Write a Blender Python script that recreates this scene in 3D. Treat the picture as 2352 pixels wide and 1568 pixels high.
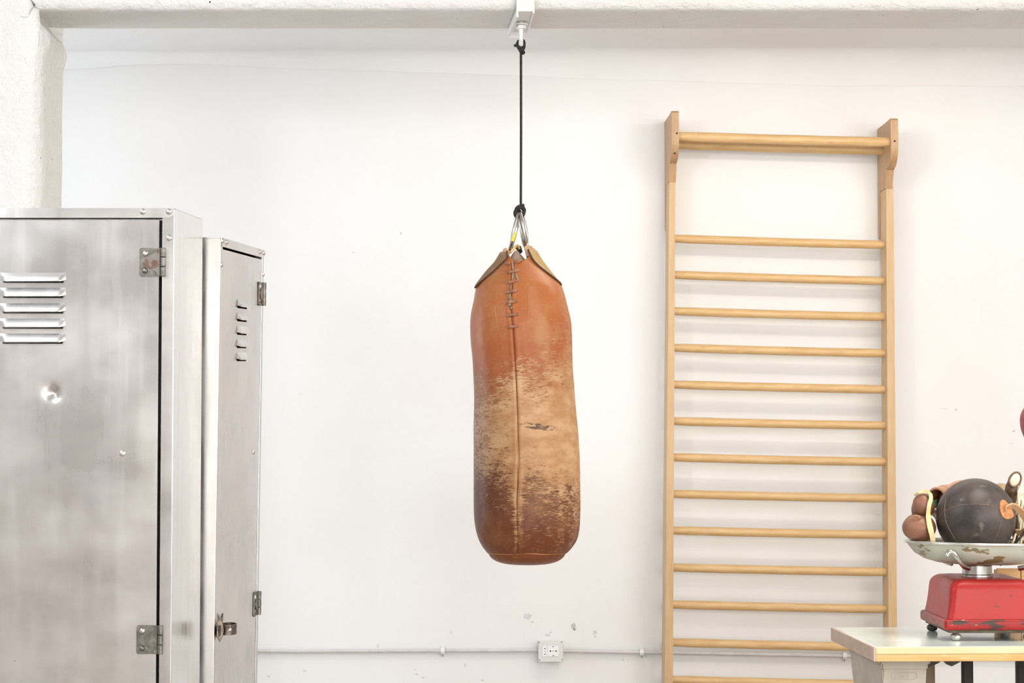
import bpy, bmesh, math, random
from math import sin, cos, pi, radians, sqrt, asin, atan2, exp
from mathutils import Vector, Matrix, noise

SC = bpy.context.scene
for o in list(bpy.data.objects):
    bpy.data.objects.remove(o)
COL = SC.collection
V = Vector
random.seed(7)

# ------------------------------------------------------------------ camera
F, CX, CY = 4900.0, 1176.0, 784.0          # focal length in pixels of the 2352x1568 frame
PITCH, CAMH = radians(2.65), 1.2
cam = bpy.data.cameras.new('camera')
cam.sensor_width = 36.0
cam.lens = F / 2352.0 * 36.0
cam.clip_start, cam.clip_end = 0.05, 60
camo = bpy.data.objects.new('camera', cam)
camo.location = (0, 0, CAMH)
camo.rotation_euler = (pi / 2 + PITCH, 0, 0)
COL.objects.link(camo)
SC.camera = camo

def at(px, py, Y):
    """world point at depth Y that the photograph shows at pixel (px, py)"""
    x, y, f = px - CX, CY - py, F
    d = V((x, f * cos(PITCH) - y * sin(PITCH), f * sin(PITCH) + y * cos(PITCH)))
    return V((0, 0, CAMH)) + d * (Y / d.y)

# ------------------------------------------------------------------ world, lamps, exposure
SC.view_settings.view_transform = 'Standard'
SC.view_settings.look = 'None'
SC.view_settings.gamma = 1.0
SC.view_settings.use_curve_mapping = False
SC.view_settings.exposure = 0.32
world = bpy.data.worlds.new('world')
SC.world = world
world.use_nodes = True
bg = world.node_tree.nodes['Background']
bg.inputs[0].default_value = (0.9, 0.95, 1.0, 1)
bg.inputs[1].default_value = 1.0

def area(name, loc, target, sx, sy, power, col):
    l = bpy.data.lights.new(name, 'AREA')
    l.shape = 'RECTANGLE'
    l.size, l.size_y, l.energy, l.color = sx, sy, power, col
    o = bpy.data.objects.new(name, l)
    o.location = loc
    o.rotation_euler = (V(target) - V(loc)).to_track_quat('-Z', 'Y').to_euler()
    COL.objects.link(o)
    return o

ROOM = dict(x0=-3.4, x1=4.4, y0=-3.6, y1=8.6)
SC.cycles.max_bounces = 6
SC.cycles.diffuse_bounces = 3
SC.cycles.use_light_tree = False
SC.cycles.glossy_bounces = 3
SC.cycles.transmission_bounces = 1
SC.cycles.sample_clamp_indirect = 6.0
# daylight through the window band of the right-hand wall, the two windows behind the camera and the window in the left wall's rear bay
area('window_light', (4.28, 2.0, 1.75), (0, 3.2, 1.3), 3.6, 1.5, 74, (1.0, 0.985, 0.96))
for wx in (0.9, 3.1):
    area('window_light', (wx, ROOM['y0'] + 0.12, 1.75), (wx * 0.4, 5, 1.5), 1.7, 1.7, 96, (1.0, 0.99, 0.97))
area('window_light', (-3.28, 7.45, 1.62), (0.5, 7.4, 1.9), 1.5, 1.5, 22, (0.80, 0.89, 1.0))
# cool lamp high on the left side of the room, warm ceiling tube in the bay behind the beam
area('cool_lamp', (-2.0, 3.6, 2.50), (0.7, 8.6, 1.6), 0.24, 0.24, 23, (0.82, 0.91, 1.0))
area('tube_and_uplight', (1.2, 6.88, 2.63), (1.2, 7.6, 0.0), 2.4, 0.10, 9.5, (1.0, 0.92, 0.82))
area('tube_and_uplight', (1.2, 6.90, 2.645), (1.2, 7.1, 3.0), 2.4, 0.10, 14, (1.0, 0.96, 0.92))  # added upward light that brightens the bay ceiling
# warm ceiling lamp above the table
area('ceiling_lamp', (1.35, 4.7, 2.68), (1.35, 4.9, 0.0), 0.6, 0.6, 20, (1.0, 0.95, 0.87))

# ------------------------------------------------------------------ object helpers
ORG = {}
def _link(o, parent):
    COL.objects.link(o)
    if parent is not None:
        o.parent = parent
    ORG[o] = ORG.get(parent, V((0, 0, 0))) if parent is not None else ORG.get(o, V((0, 0, 0)))

def tag(o, label=None, cat=None, group=None, kind=None):
    if label: o['label'] = label
    if cat: o['category'] = cat
    if group: o['group'] = group
    if kind: o['kind'] = kind
    return o

def thing(name, label, cat, loc=(0, 0, 0), group=None, local=False):
    o = bpy.data.objects.new(name, None)
    o.empty_display_size = 0.05
    o.location = loc
    COL.objects.link(o)
    ORG[o] = V((0, 0, 0)) if local else V(loc)
    return tag(o, label, cat, group)

def add(name, bm, mat, parent=None, smooth=40, origin=None, label=None, kind=None):
    """bm holds world coordinates (or the parent's local ones when that was made with local=True)"""
    if isinstance(bm, bpy.types.Mesh):
        me = bm
    else:
        bmesh.ops.recalc_face_normals(bm, faces=bm.faces)
        me = bpy.data.meshes.new(name)
        bm.to_mesh(me)
        bm.free()
    org = ORG.get(parent, V((0, 0, 0))) if parent is not None else (V(origin) if origin is not None else V((0, 0, 0)))
    if org.length > 0:
        me.transform(Matrix.Translation(-org))
    if smooth:
        me.shade_smooth()
        me.set_sharp_from_angle(angle=radians(smooth))
    me.materials.clear()
    for m in (mat if isinstance(mat, (list, tuple)) else [mat]):
        me.materials.append(m)
    o = bpy.data.objects.new(name, me)
    if smooth and smooth < 100 and len(me.vertices) < 2500:
        wn = o.modifiers.new('weighted', 'WEIGHTED_NORMAL')
        wn.keep_sharp = True
    if parent is None:
        o.location = org
        ORG[o] = org
        COL.objects.link(o)
    else:
        COL.objects.link(o)
        o.parent = parent
        ORG[o] = org
    if label: o['label'] = label
    if kind: o['kind'] = kind
    return o

def B():
    return bmesh.new()

def b_box(bm, lo, hi, bev=0.0, seg=2, M=None):
    lo, hi = V(lo), V(hi)
    r = bmesh.ops.create_cube(bm, size=1.0)
    vs = r['verts']
    for v in vs:
        v.co = V([(lo[i] + hi[i]) / 2 + v.co[i] * (hi[i] - lo[i]) for i in range(3)])
    if bev > 0:
        es = list({e for v in vs for e in v.link_edges})
        rr = bmesh.ops.bevel(bm, geom=es, offset=bev, segments=seg, affect='EDGES', profile=0.5)
        vs = list({v for f in rr['faces'] for v in f.verts} | {v for v in vs if v.is_valid})
    if M is not None:
        bmesh.ops.transform(bm, matrix=M, verts=[v for v in vs if v.is_valid])
    return vs

def b_tube(bm, pts, r, n=10, closed=False, caps=True, flat=1.0):
    pts = [V(p) for p in pts]
    m = len(pts)
    rad = r if isinstance(r, (list, tuple)) else [r] * m
    rings, up = [], None
    for i in range(m):
        if closed:
            t = (pts[(i + 1) % m] - pts[i - 1]).normalized()
        else:
            t = (pts[min(i + 1, m - 1)] - pts[max(i - 1, 0)]).normalized()
        if up is None:
            up = V((0, -1, 0)) if abs(t.y) < 0.9 else V((1, 0, 0))
        up = (up - t * up.dot(t)).normalized()
        s = t.cross(up)
        rings.append([bm.verts.new(pts[i] + (s * cos(2 * pi * k / n) + up * sin(2 * pi * k / n) * flat) * rad[i]) for k in range(n)])
    for i in range(m if closed else m - 1):
        a, b = rings[i], rings[(i + 1) % m]
        for k in range(n):
            bm.faces.new((a[k], a[(k + 1) % n], b[(k + 1) % n], b[k]))
    if caps and not closed:
        bm.faces.new(rings[0]); bm.faces.new(rings[-1])
    return rings

def spline(pts, sub=6, closed=False):
    pts = [V(p) for p in pts]
    n, out = len(pts), []
    for i in range(n if closed else n - 1):
        if closed:
            p0, p1, p2, p3 = pts[i - 1], pts[i], pts[(i + 1) % n], pts[(i + 2) % n]
        else:
            p0, p1, p2, p3 = pts[max(i - 1, 0)], pts[i], pts[i + 1], pts[min(i + 2, n - 1)]
        for k in range(sub):
            t = k / sub
            out.append(0.5 * ((2 * p1) + (p2 - p0) * t + (2 * p0 - 5 * p1 + 4 * p2 - p3) * t * t + (3 * p1 - p0 - 3 * p2 + p3) * t ** 3))
    if not closed:
        out.append(pts[-1])
    return out

def b_lathe(bm, prof, c, n=32, sx=1.0, sy=1.0, axis='z', cap=True):
    c = V(c)
    rings = []
    for r, h in prof:
        ring = []
        for k in range(n):
            a = 2 * pi * k / n
            x, y = r * cos(a) * sx, r * sin(a) * sy
            p = V((x, y, h)) if axis == 'z' else (V((x, h, y)) if axis == 'y' else V((h, x, y)))
            ring.append(bm.verts.new(c + p))
        rings.append(ring)
    for a, b in zip(rings, rings[1:]):
        for k in range(n):
            bm.faces.new((a[k], a[(k + 1) % n], b[(k + 1) % n], b[k]))
    if cap:
        bm.faces.new(rings[0]); bm.faces.new(rings[-1])
    return rings

def b_ball(bm, c, r, nu=16, nv=10, M=None):
    rr = bmesh.ops.create_uvsphere(bm, u_segments=nu, v_segments=nv, radius=1.0)
    if not isinstance(r, (list, tuple)):
        r = (r, r, r)
    T = Matrix.Translation(V(c)) @ (M if M is not None else Matrix.Identity(4)) @ Matrix.Diagonal((*r, 1))
    bmesh.ops.transform(bm, matrix=T, verts=rr['verts'])
    return rr['verts']

def b_dome(bm, c, r, h, normal=(0, -1, 0), n=14):
    q = V(normal).to_track_quat('Z', 'Y')
    rings = []
    for j in range(5):
        a = j / 4 * pi / 2
        rad = r * cos(a) if j < 4 else r * 0.04
        rings.append([bm.verts.new(V(c) + q @ V((rad * cos(2 * pi * k / n), rad * sin(2 * pi * k / n), h * sin(a)))) for k in range(n)])
    for a, b in zip(rings, rings[1:]):
        for k in range(n):
            bm.faces.new((a[k], a[(k + 1) % n], b[(k + 1) % n], b[k]))
    bm.faces.new(rings[-1])

def b_prism(bm, poly, d):
    """poly: list of 3D points (planar), d: extrusion vector"""
    a = [bm.verts.new(V(p)) for p in poly]
    b = [bm.verts.new(V(p) + V(d)) for p in poly]
    n = len(poly)
    fs = [bm.faces.new(a), bm.faces.new(b[::-1])]
    for k in range(n):
        fs.append(bm.faces.new((a[k], a[(k + 1) % n], b[(k + 1) % n], b[k])))
    return fs

def bevel_all(bm, off, seg=2, ang=30):
    es = [e for e in bm.edges if len(e.link_faces) == 2 and e.calc_face_angle(0) > radians(ang)]
    bmesh.ops.bevel(bm, geom=es, offset=off, segments=seg, affect='EDGES', profile=0.5)

def sheet(bm, rows, thick):
    """grid of points -> sheet with thickness (rows: list of lists of Vectors), thickened inward along normals"""
    g = [[bm.verts.new(p) for p in r] for r in rows]
    fs = []
    for a, b in zip(g, g[1:]):
        for k in range(len(a) - 1):
            fs.append(bm.faces.new((a[k], a[k + 1], b[k + 1], b[k])))
    bmesh.ops.solidify(bm, geom=fs, thickness=thick)

def lerp(tab, y):
    if y <= tab[0][0]: return tab[0][1:]
    for a, b in zip(tab, tab[1:]):
        if y <= b[0]:
            t = (y - a[0]) / (b[0] - a[0])
            return tuple(a[i] + (b[i] - a[i]) * t for i in range(1, len(a)))
    return tab[-1][1:]

def smoothtab(tab, n=4):
    """Catmull-Rom densified copy of a table"""
    pts = spline([V((t[0], t[1], t[2] if len(t) > 2 else 0)) for t in tab], n)
    return [(p.x, p.y, p.z) for p in pts]

# ------------------------------------------------------------------ materials
def nt_new(name):
    m = bpy.data.materials.new(name)
    m.use_nodes = True
    nt = m.node_tree
    return m, nt, nt.nodes['Principled BSDF']

def N(nt, t, **kw):
    n = nt.nodes.new(t)
    for k, v in kw.items():
        setattr(n, k, v)
    return n

def math_(nt, op, a, b=None, clamp=False):
    n = N(nt, 'ShaderNodeMath', operation=op, use_clamp=clamp)
    for i, x in enumerate((a, b)):
        if x is None: continue
        if isinstance(x, (int, float)): n.inputs[i].default_value = x
        else: nt.links.new(x, n.inputs[i])
    return n.outputs[0]

def mixc(nt, fac, a, b):
    n = N(nt, 'ShaderNodeMix', data_type='RGBA')
    for s, x in ((0, fac), (6, a), (7, b)):
        if isinstance(x, (int, float)): n.inputs[s].default_value = x
        elif isinstance(x, (tuple, list)): n.inputs[s].default_value = (*x[:3], 1)
        else: nt.links.new(x, n.inputs[s])
    return n.outputs[2]

def ramp(nt, x, lo, hi, a=0.0, b=1.0):
    n = N(nt, 'ShaderNodeMapRange', interpolation_type='SMOOTHSTEP')
    nt.links.new(x, n.inputs[0])
    for i, v in enumerate((lo, hi, a, b)):
        n.inputs[i + 1].default_value = v
    return n.outputs[0]

def coords(nt, stretch=(1, 1, 1), rnd=True, offset=(0, 0, 0)):
    tc = N(nt, 'ShaderNodeTexCoord')
    mp = N(nt, 'ShaderNodeMapping')
    mp.inputs['Scale'].default_value = stretch
    mp.inputs['Location'].default_value = offset
    if rnd:
        oi = N(nt, 'ShaderNodeObjectInfo')
        ad = N(nt, 'ShaderNodeVectorMath', operation='ADD')
        sc = N(nt, 'ShaderNodeVectorMath', operation='SCALE')
        sc.inputs[0].default_value = (7.3, 5.1, 9.7)
        nt.links.new(oi.outputs['Random'], sc.inputs['Scale'])
        nt.links.new(tc.outputs['Object'], ad.inputs[0])
        nt.links.new(sc.outputs[0], ad.inputs[1])
        nt.links.new(ad.outputs[0], mp.inputs[0])
    else:
        nt.links.new(tc.outputs['Object'], mp.inputs[0])
    return mp.outputs[0]

def noise_(nt, scale, stretch=(1, 1, 1), detail=4, rough=0.55, rnd=True, offset=(0, 0, 0)):
    n = N(nt, 'ShaderNodeTexNoise')
    n.inputs['Scale'].default_value = scale
    n.inputs['Detail'].default_value = detail
    n.inputs['Roughness'].default_value = rough
    nt.links.new(coords(nt, stretch, rnd, offset), n.inputs['Vector'])
    return n.outputs['Fac']

def bump_(nt, bsdf, h, strength, dist=0.01):
    b = N(nt, 'ShaderNodeBump')
    b.inputs['Strength'].default_value = strength
    b.inputs['Distance'].default_value = dist
    nt.links.new(h, b.inputs['Height'])
    nt.links.new(b.outputs[0], bsdf.inputs['Normal'])

def MAT(name, c1, c2=None, scale=5, stretch=(1, 1, 1), lo=0.35, hi=0.65, rough=0.5, rough2=None, metal=0.0,
        bump=0.0, bscale=60, bstretch=(1, 1, 1), bdist=0.002, detail=4, coat=0.0, layers=(), spec=0.5):
    m, nt, b = nt_new(name)
    b.inputs['Metallic'].default_value = metal
    b.inputs['Roughness'].default_value = rough
    b.inputs['Specular IOR Level'].default_value = spec
    b.inputs['Coat Weight'].default_value = coat
    b.inputs['Coat Roughness'].default_value = 0.12
    col = None
    if c2 is not None:
        f = ramp(nt, noise_(nt, scale, stretch, detail), lo, hi)
        col = mixc(nt, f, c1, c2)
        if rough2 is not None:
            nt.links.new(math_(nt, 'ADD', math_(nt, 'MULTIPLY', f, rough2 - rough), rough), b.inputs['Roughness'])
    for (lc, ls, lst, ll, lh) in layers:
        f = ramp(nt, noise_(nt, ls, lst, 4, 0.6), ll, lh)
        col = mixc(nt, f, col if col is not None else c1, lc)
    if col is None:
        b.inputs['Base Color'].default_value = (*c1, 1)
    else:
        nt.links.new(col, b.inputs['Base Color'])
    if bump > 0:
        bump_(nt, b, noise_(nt, bscale, bstretch, 3), bump, bdist)
    return m

# back wall: white emulsion over uneven plaster
def wall_material():
    m, nt, b = nt_new('white_wall_paint')
    b.inputs['Roughness'].default_value = 0.75
    b.inputs['Specular IOR Level'].default_value = 0.3
    nz = noise_(nt, 1.6, detail=3)
    nt.links.new(mixc(nt, ramp(nt, nz, 0.3, 0.7), (0.865, 0.85, 0.835), (0.885, 0.88, 0.872)), b.inputs['Base Color'])
    bump_(nt, b, noise_(nt, 7, detail=4, rough=0.5), 0.35, 0.006)
    return m

def plaster_material():
    m, nt, b = nt_new('rough_white_plaster')
    b.inputs['Roughness'].default_value = 0.8
    b.inputs['Specular IOR Level'].default_value = 0.2
    col = mixc(nt, ramp(nt, noise_(nt, 3.5), 0.35, 0.65), (0.84, 0.82, 0.78), (0.865, 0.855, 0.83))
    vo = N(nt, 'ShaderNodeTexVoronoi')
    vo.inputs['Scale'].default_value = 17
    nt.links.new(coords(nt), vo.inputs['Vector'])
    pit = math_(nt, 'MULTIPLY', ramp(nt, vo.outputs['Distance'], 0.055, 0.03), ramp(nt, noise_(nt, 4.2, detail=2), 0.47, 0.53))
    col = mixc(nt, pit, col, (0.09, 0.075, 0.06))
    nt.links.new(col, b.inputs['Base Color'])
    h = math_(nt, 'ADD', noise_(nt, 26, detail=4, rough=0.65), math_(nt, 'MULTIPLY', pit, -1.0))
    bump_(nt, b, h, 1.0, 0.012)
    return m

WALL = wall_material()
PLASTER = plaster_material()
CEIL = MAT('ceiling_paint', (0.86, 0.85, 0.84), (0.89, 0.885, 0.875), 1.2, rough=0.85, bump=0.3, bscale=8, bdist=0.006)
SIDEWALL = MAT('side_wall_paint', (0.80, 0.785, 0.77), (0.84, 0.83, 0.82), 1.5, rough=0.8)
FLOOR = MAT('floor_planks', (0.48, 0.42, 0.37), (0.54, 0.48, 0.43), 2.0, (1, 8, 1), rough=0.4)

def locker_material():
    m, nt, b = nt_new('bare_brushed_steel')
    b.inputs['Metallic'].default_value = 1.0
    streak = noise_(nt, 5.0, (5, 5, 0.35), 5, 0.6)
    blot = noise_(nt, 3.0, (1, 1, 1.5), 4, 0.6)
    fine = noise_(nt, 220, (1, 1, 0.05), 3)
    c = mixc(nt, ramp(nt, blot, 0.35, 0.68), (0.59, 0.575, 0.565), (0.72, 0.71, 0.70))
    c = mixc(nt, math_(nt, 'MULTIPLY', ramp(nt, streak, 0.5, 0.72), 0.5), c, (0.74, 0.735, 0.73))
    vio = noise_(nt, 1.7, (1.3, 1.3, 0.7), 4)
    c = mixc(nt, math_(nt, 'MULTIPLY', ramp(nt, vio, 0.52, 0.7), 0.4), c, (0.50, 0.475, 0.49))
    tiny = noise_(nt, 130, detail=2)
    c = mixc(nt, ramp(nt, tiny, 0.74, 0.78), c, (0.42, 0.38, 0.34))
    nt.links.new(c, b.inputs['Base Color'])
    r = math_(nt, 'ADD', math_(nt, 'MULTIPLY', blot, 0.22), math_(nt, 'MULTIPLY', streak, 0.14))
    nt.links.new(math_(nt, 'ADD', r, 0.12), b.inputs['Roughness'])
    bump_(nt, b, fine, 0.05, 0.001)
    return m

STEEL_LOCKER = locker_material()
STEEL_SIDE = MAT('smooth_steel_panel', (0.70, 0.695, 0.68), (0.76, 0.755, 0.74), 6, (5, 5, 0.3), rough=0.14, rough2=0.24, metal=1.0)
STEEL_DULL = MAT('dull_steel_panel', (0.38, 0.365, 0.35), (0.47, 0.455, 0.44), 7, (3, 3, 0.8), rough=0.34, rough2=0.46, metal=1.0)
HINGE = MAT('dull_hinge_steel', (0.16, 0.15, 0.13), (0.27, 0.255, 0.23), 60, rough=0.45, metal=0.9, bump=0.2, bscale=200, bdist=0.001)
HINGE_RUST = MAT('rusty_hinge_steel', (0.25, 0.23, 0.20), (0.17, 0.09, 0.062), 32, lo=0.48, hi=0.62, rough=0.6, metal=0.4)
RIVET = MAT('rivet_steel', (0.62, 0.60, 0.56), (0.74, 0.72, 0.69), 80, rough=0.3, metal=1.0)
LATCH = MAT('dark_latch_steel', (0.08, 0.066, 0.052), (0.22, 0.185, 0.15), 60, rough=0.38, metal=0.95)
STEEL = MAT('polished_steel', (0.42, 0.40, 0.37), (0.55, 0.53, 0.50), 30, rough=0.26, metal=1.0)
WOOD = MAT('honey_beech_wood', (0.62, 0.385, 0.165), (0.70, 0.47, 0.225), 9, (1.0, 6, 6), lo=0.3, hi=0.7, rough=0.42, bump=0.08, bscale=60, bstretch=(0.2, 2, 2), bdist=0.001,
           layers=[((0.50, 0.27, 0.11), 14, (0.6, 8, 8), 0.62, 0.75)])
WOODV = MAT('honey_beech_upright', (0.56, 0.365, 0.18), (0.62, 0.425, 0.225), 9, (6, 6, 0.7), lo=0.3, hi=0.7, rough=0.45,
            layers=[((0.55, 0.32, 0.16), 14, (8, 8, 0.5), 0.62, 0.76)])
WOODB = MAT('beech_bracket', (0.45, 0.265, 0.13), (0.51, 0.315, 0.165), 9, (6, 6, 0.8), rough=0.45,
            layers=[((0.50, 0.28, 0.14), 14, (8, 8, 0.6), 0.60, 0.74)])
ROPE = MAT('black_cord', (0.012, 0.011, 0.010), (0.03, 0.028, 0.026), 150, rough=0.7, bump=0.5, bscale=400, bdist=0.001)
WHITE_STEEL = MAT('white_painted_steel', (0.84, 0.83, 0.80), (0.88, 0.87, 0.85), 40, rough=0.45)
TAPE = MAT('yellow_tape', (0.85, 0.72, 0.06), (0.80, 0.62, 0.05), 80, rough=0.4)
BLACK = MAT('black_hole', (0.02, 0.018, 0.016), rough=0.8)
CONDUIT = MAT('grey_conduit', (0.62, 0.60, 0.59), (0.68, 0.66, 0.65), 20, rough=0.3)
CLIP = MAT('clear_white_clip', (0.86, 0.86, 0.85), rough=0.2)
BOXGREY = MAT('pale_grey_plastic', (0.74, 0.74, 0.71), (0.77, 0.77, 0.74), 10, rough=0.45)
WHITEP = MAT('white_plastic', (0.90, 0.90, 0.89), rough=0.35)
HOLE = MAT('socket_hole', (0.05, 0.045, 0.045), rough=0.8)
SCREW = MAT('grey_screw', (0.34, 0.32, 0.32), rough=0.5)

LAMINATE = MAT('pale_mint_laminate', (0.80, 0.91, 0.85), (0.84, 0.93, 0.875), 4, rough=0.08, rough2=0.15)
EDGE_PALE = MAT('pale_wood_edge', (0.78, 0.61, 0.34), (0.82, 0.68, 0.43), 12, (0.5, 6, 6), rough=0.5, layers=[((0.55, 0.36, 0.18), 60, (1, 3, 3), 0.68, 0.76)])
EDGE_OAK = MAT('orange_wood_edge', (0.64, 0.37, 0.12), (0.74, 0.49, 0.20), 12, (0.5, 6, 6), rough=0.5, layers=[((0.80, 0.62, 0.38), 40, (0.6, 4, 4), 0.6, 0.7)])
EDGE_SHADED = MAT('shaded_table_end', (0.50, 0.36, 0.27), (0.58, 0.44, 0.35), 18, (3, 1, 3), rough=0.6, layers=[((0.38, 0.27, 0.20), 50, (2, 1, 2), 0.6, 0.7)])  # end wood toned brownish pink: the shade on this face is in the colour
PEDESTAL = MAT('grey_beige_casting', (0.43, 0.385, 0.31), (0.50, 0.455, 0.38), 14, rough=0.6, bump=0.25, bscale=160, bdist=0.001)
DARK_STEEL = MAT('dark_brown_steel', (0.022, 0.018, 0.015), (0.035, 0.028, 0.025), 20, rough=0.6, spec=0.2)
GUSSET = MAT('dark_bracket_iron', (0.035, 0.028, 0.016), (0.06, 0.05, 0.03), 30, rough=0.6)
BROWN_WOOD = MAT('brown_leg_wood', (0.20, 0.13, 0.075), (0.28, 0.19, 0.11), 12, (5, 5, 0.6), rough=0.55)
CRATE = MAT('tan_crate_wood', (0.50, 0.27, 0.10), (0.60, 0.36, 0.15), 10, (1, 6, 6), rough=0.55)

RED = MAT('worn_red_enamel', (0.36, 0.012, 0.012), (0.42, 0.026, 0.022), 9, rough=0.32, rough2=0.42, spec=0.32, bump=0.08, bscale=90, bdist=0.001,
          layers=[((0.12, 0.04, 0.03), 45, (1, 1, 1.5), 0.63, 0.70)])
RED_CHIP = MAT('chipped_red_enamel', (0.36, 0.016, 0.015), (0.28, 0.014, 0.012), 9, rough=0.34, spec=0.3, bump=0.2, bscale=90, bdist=0.001,
               layers=[((0.05, 0.028, 0.02), 30, (0.6, 1, 2.2), 0.52, 0.58), ((0.72, 0.42, 0.30), 60, (0.6, 1, 2), 0.66, 0.70)])
UNDER = MAT('dark_underside', (0.07, 0.06, 0.035), (0.13, 0.11, 0.06), 40, rough=0.7)
PAN = MAT('worn_green_enamel', (0.44, 0.45, 0.37), (0.52, 0.525, 0.44), 8, rough=0.3, metal=0.15, bump=0.1, bscale=60, bdist=0.001,
          layers=[((0.23, 0.175, 0.085), 13, (1, 1, 2.4), 0.565, 0.585), ((0.36, 0.17, 0.13), 9, (1, 1, 3.0), 0.66, 0.74)])
PAN_RIM = MAT('bare_pan_rim', (0.60, 0.59, 0.54), (0.72, 0.71, 0.67), 30, rough=0.25, metal=0.8)
LEAD = MAT('grey_metal_foot', (0.62, 0.62, 0.54), (0.40, 0.39, 0.33), 70, rough=0.35, metal=0.7)
BLACKFOOT = MAT('dark_metal_foot', (0.06, 0.055, 0.055), rough=0.35, metal=0.5)

GLOVE_BROWN = MAT('worn_brown_leather', (0.19, 0.078, 0.042), (0.29, 0.135, 0.08), 16, rough=0.34, rough2=0.44, spec=0.4, bump=0.25, bscale=90, bdist=0.0015,
                  layers=[((0.12, 0.05, 0.03), 30, (1, 1, 1), 0.64, 0.74)])
GLOVE_TAN = MAT('tan_leather', (0.42, 0.20, 0.10), (0.52, 0.29, 0.17), 16, rough=0.45, bump=0.25, bscale=90, bdist=0.0015,
                layers=[((0.30, 0.13, 0.07), 24, (1, 1, 1), 0.60, 0.74)])
GLOVE_DARK = MAT('dark_cracked_leather', (0.10, 0.058, 0.03), (0.24, 0.14, 0.07), 26, rough=0.42, bump=0.6, bscale=70, bdist=0.003)
GLOVE_OLIVE = MAT('olive_tan_leather', (0.34, 0.225, 0.11), (0.44, 0.31, 0.17), 18, rough=0.5, bump=0.3, bscale=90, bdist=0.002)
CUFF_DARK = MAT('near_black', (0.016, 0.014, 0.012), (0.04, 0.03, 0.025), 40, rough=0.6)
LABEL_GREEN = MAT('green_cloth_label', (0.01, 0.20, 0.11), (0.02, 0.12, 0.08), 50, rough=0.8)
CREAM = MAT('cream_lining', (0.78, 0.68, 0.50), (0.84, 0.76, 0.60), 40, rough=0.8)
LACE_CREAM = MAT('cream_cotton_lace', (0.74, 0.64, 0.44), (0.82, 0.74, 0.56), 60, rough=0.85, bump=0.4, bscale=300, bdist=0.001)
LACE_YELLOW = MAT('yellow_lace', (0.76, 0.57, 0.27), (0.80, 0.64, 0.36), 30, rough=0.7)
BALL = MAT('black_ball_leather', (0.036, 0.028, 0.026), (0.092, 0.072, 0.062), 11, rough=0.40, rough2=0.5, spec=0.4, bump=0.35, bscale=110, bdist=0.0015,
           layers=[((0.20, 0.165, 0.145), 34, (1, 1, 1), 0.60, 0.78)])
BALL_SEAM = MAT('ball_seam', (0.22, 0.14, 0.12), (0.12, 0.09, 0.08), 200, rough=0.6)
ORANGE = MAT('orange_strap_leather', (0.56, 0.22, 0.075), (0.64, 0.30, 0.12), 40, rough=0.5, bump=0.15, bscale=160, bdist=0.001)
STRAP = MAT('tan_strap_leather', (0.60, 0.33, 0.17), (0.66, 0.40, 0.23), 40, rough=0.55, bump=0.15, bscale=160, bdist=0.001)
RED_LEATHER = MAT('dark_red_leather', (0.26, 0.035, 0.035), (0.36, 0.06, 0.055), 20, rough=0.38, bump=0.25, bscale=90, bdist=0.002)

# ------------------------------------------------------------------ room shell
x0, x1, y0, y1 = ROOM['x0'], ROOM['x1'], ROOM['y0'], ROOM['y1']
ZC = at(1176, 122, y1).z                    # ceiling height

bm = B(); b_box(bm, (x0, y0, -0.1), (x1, y1, 0)); tag(add('floor', bm, FLOOR), kind='structure')
bm = B(); b_box(bm, (x0, y1, -0.1), (x1, y1 + 0.2, ZC + 0.15)); wback = tag(add('wall_back', bm, WALL), kind='structure')
CHIP = MAT('bare_plaster_chip', (0.50, 0.48, 0.46), (0.66, 0.64, 0.62), 60, rough=0.9)
CHIP_PALE = MAT('faint_scuff', (0.70, 0.69, 0.68), (0.80, 0.79, 0.78), 60, rough=0.9)
MAT_CHIP1 = MAT('grey_plaster_chip', (0.58, 0.57, 0.56), (0.76, 0.75, 0.74), 70, rough=0.9)
crnd = random.Random(3)
for (x, y, rx, ry, c) in [(1213, 1415, 11, 9, 1), (1222, 1428, 4, 3, 1), (1316, 1437, 6, 10, 0), (1320, 1445, 4, 4, 0), (1366, 1452, 6, 7, 1), (1367, 1461, 2.5, 4, 1), (1257, 1459, 7, 4, 1), (1264, 1452, 3, 3, 1),
                       (1036, 1450, 4, 5, 2), (868, 1483, 3, 6, 1), (921, 536, 3, 5, 1), (958, 1548, 6, 2, 1), (972, 1556, 6, 2, 1), (1068, 1528, 3, 5, 2), (700, 1540, 6, 4, 2), (2196, 941, 4, 4, 1), (2168, 938, 8, 2, 2),
                       (2328, 990, 4, 4, 1), (2325, 1018, 4, 3, 2), (812, 580, 4, 2, 2), (616, 1553, 5, 2, 1), (622, 1548, 3, 1.5, 1), (690, 905, 2, 5, 2), (1108, 1562, 4, 2, 1), (1430, 1515, 4, 3, 2), (954, 1537, 3, 1.5, 1)]:
    bm = B()
    n_ = 14
    pts = [at(x + rx * cos(2 * pi * k / n_) * crnd.uniform(0.45, 1.15), y + ry * sin(2 * pi * k / n_) * crnd.uniform(0.45, 1.15), y1) for k in range(n_)]
    b_prism(bm, [V((p.x, y1 - 0.0006, p.z)) for p in pts], (0, 0.001, 0))
    add('paint_chip', bm, (CHIP, CHIP, CHIP_PALE)[c] if c == 0 else (CHIP_PALE if c == 2 else MAT_CHIP1), wback, smooth=0)
bm = B()
b_box(bm, (x0 - 0.2, y0, -0.1), (x0, y1 + 0.2, 0.88)); b_box(bm, (x0 - 0.2, y0, 2.42), (x0, y1 + 0.2, ZC + 0.15))
b_box(bm, (x0 - 0.2, y0, 0.88), (x0, 6.68, 2.42)); b_box(bm, (x0 - 0.2, 8.22, 0.88), (x0, y1 + 0.2, 2.42))
tag(add('wall_left', bm, SIDEWALL), kind='structure')
w = tag(bpy.data.objects.new('window_4', None), kind='structure')
COL.objects.link(w)
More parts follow.
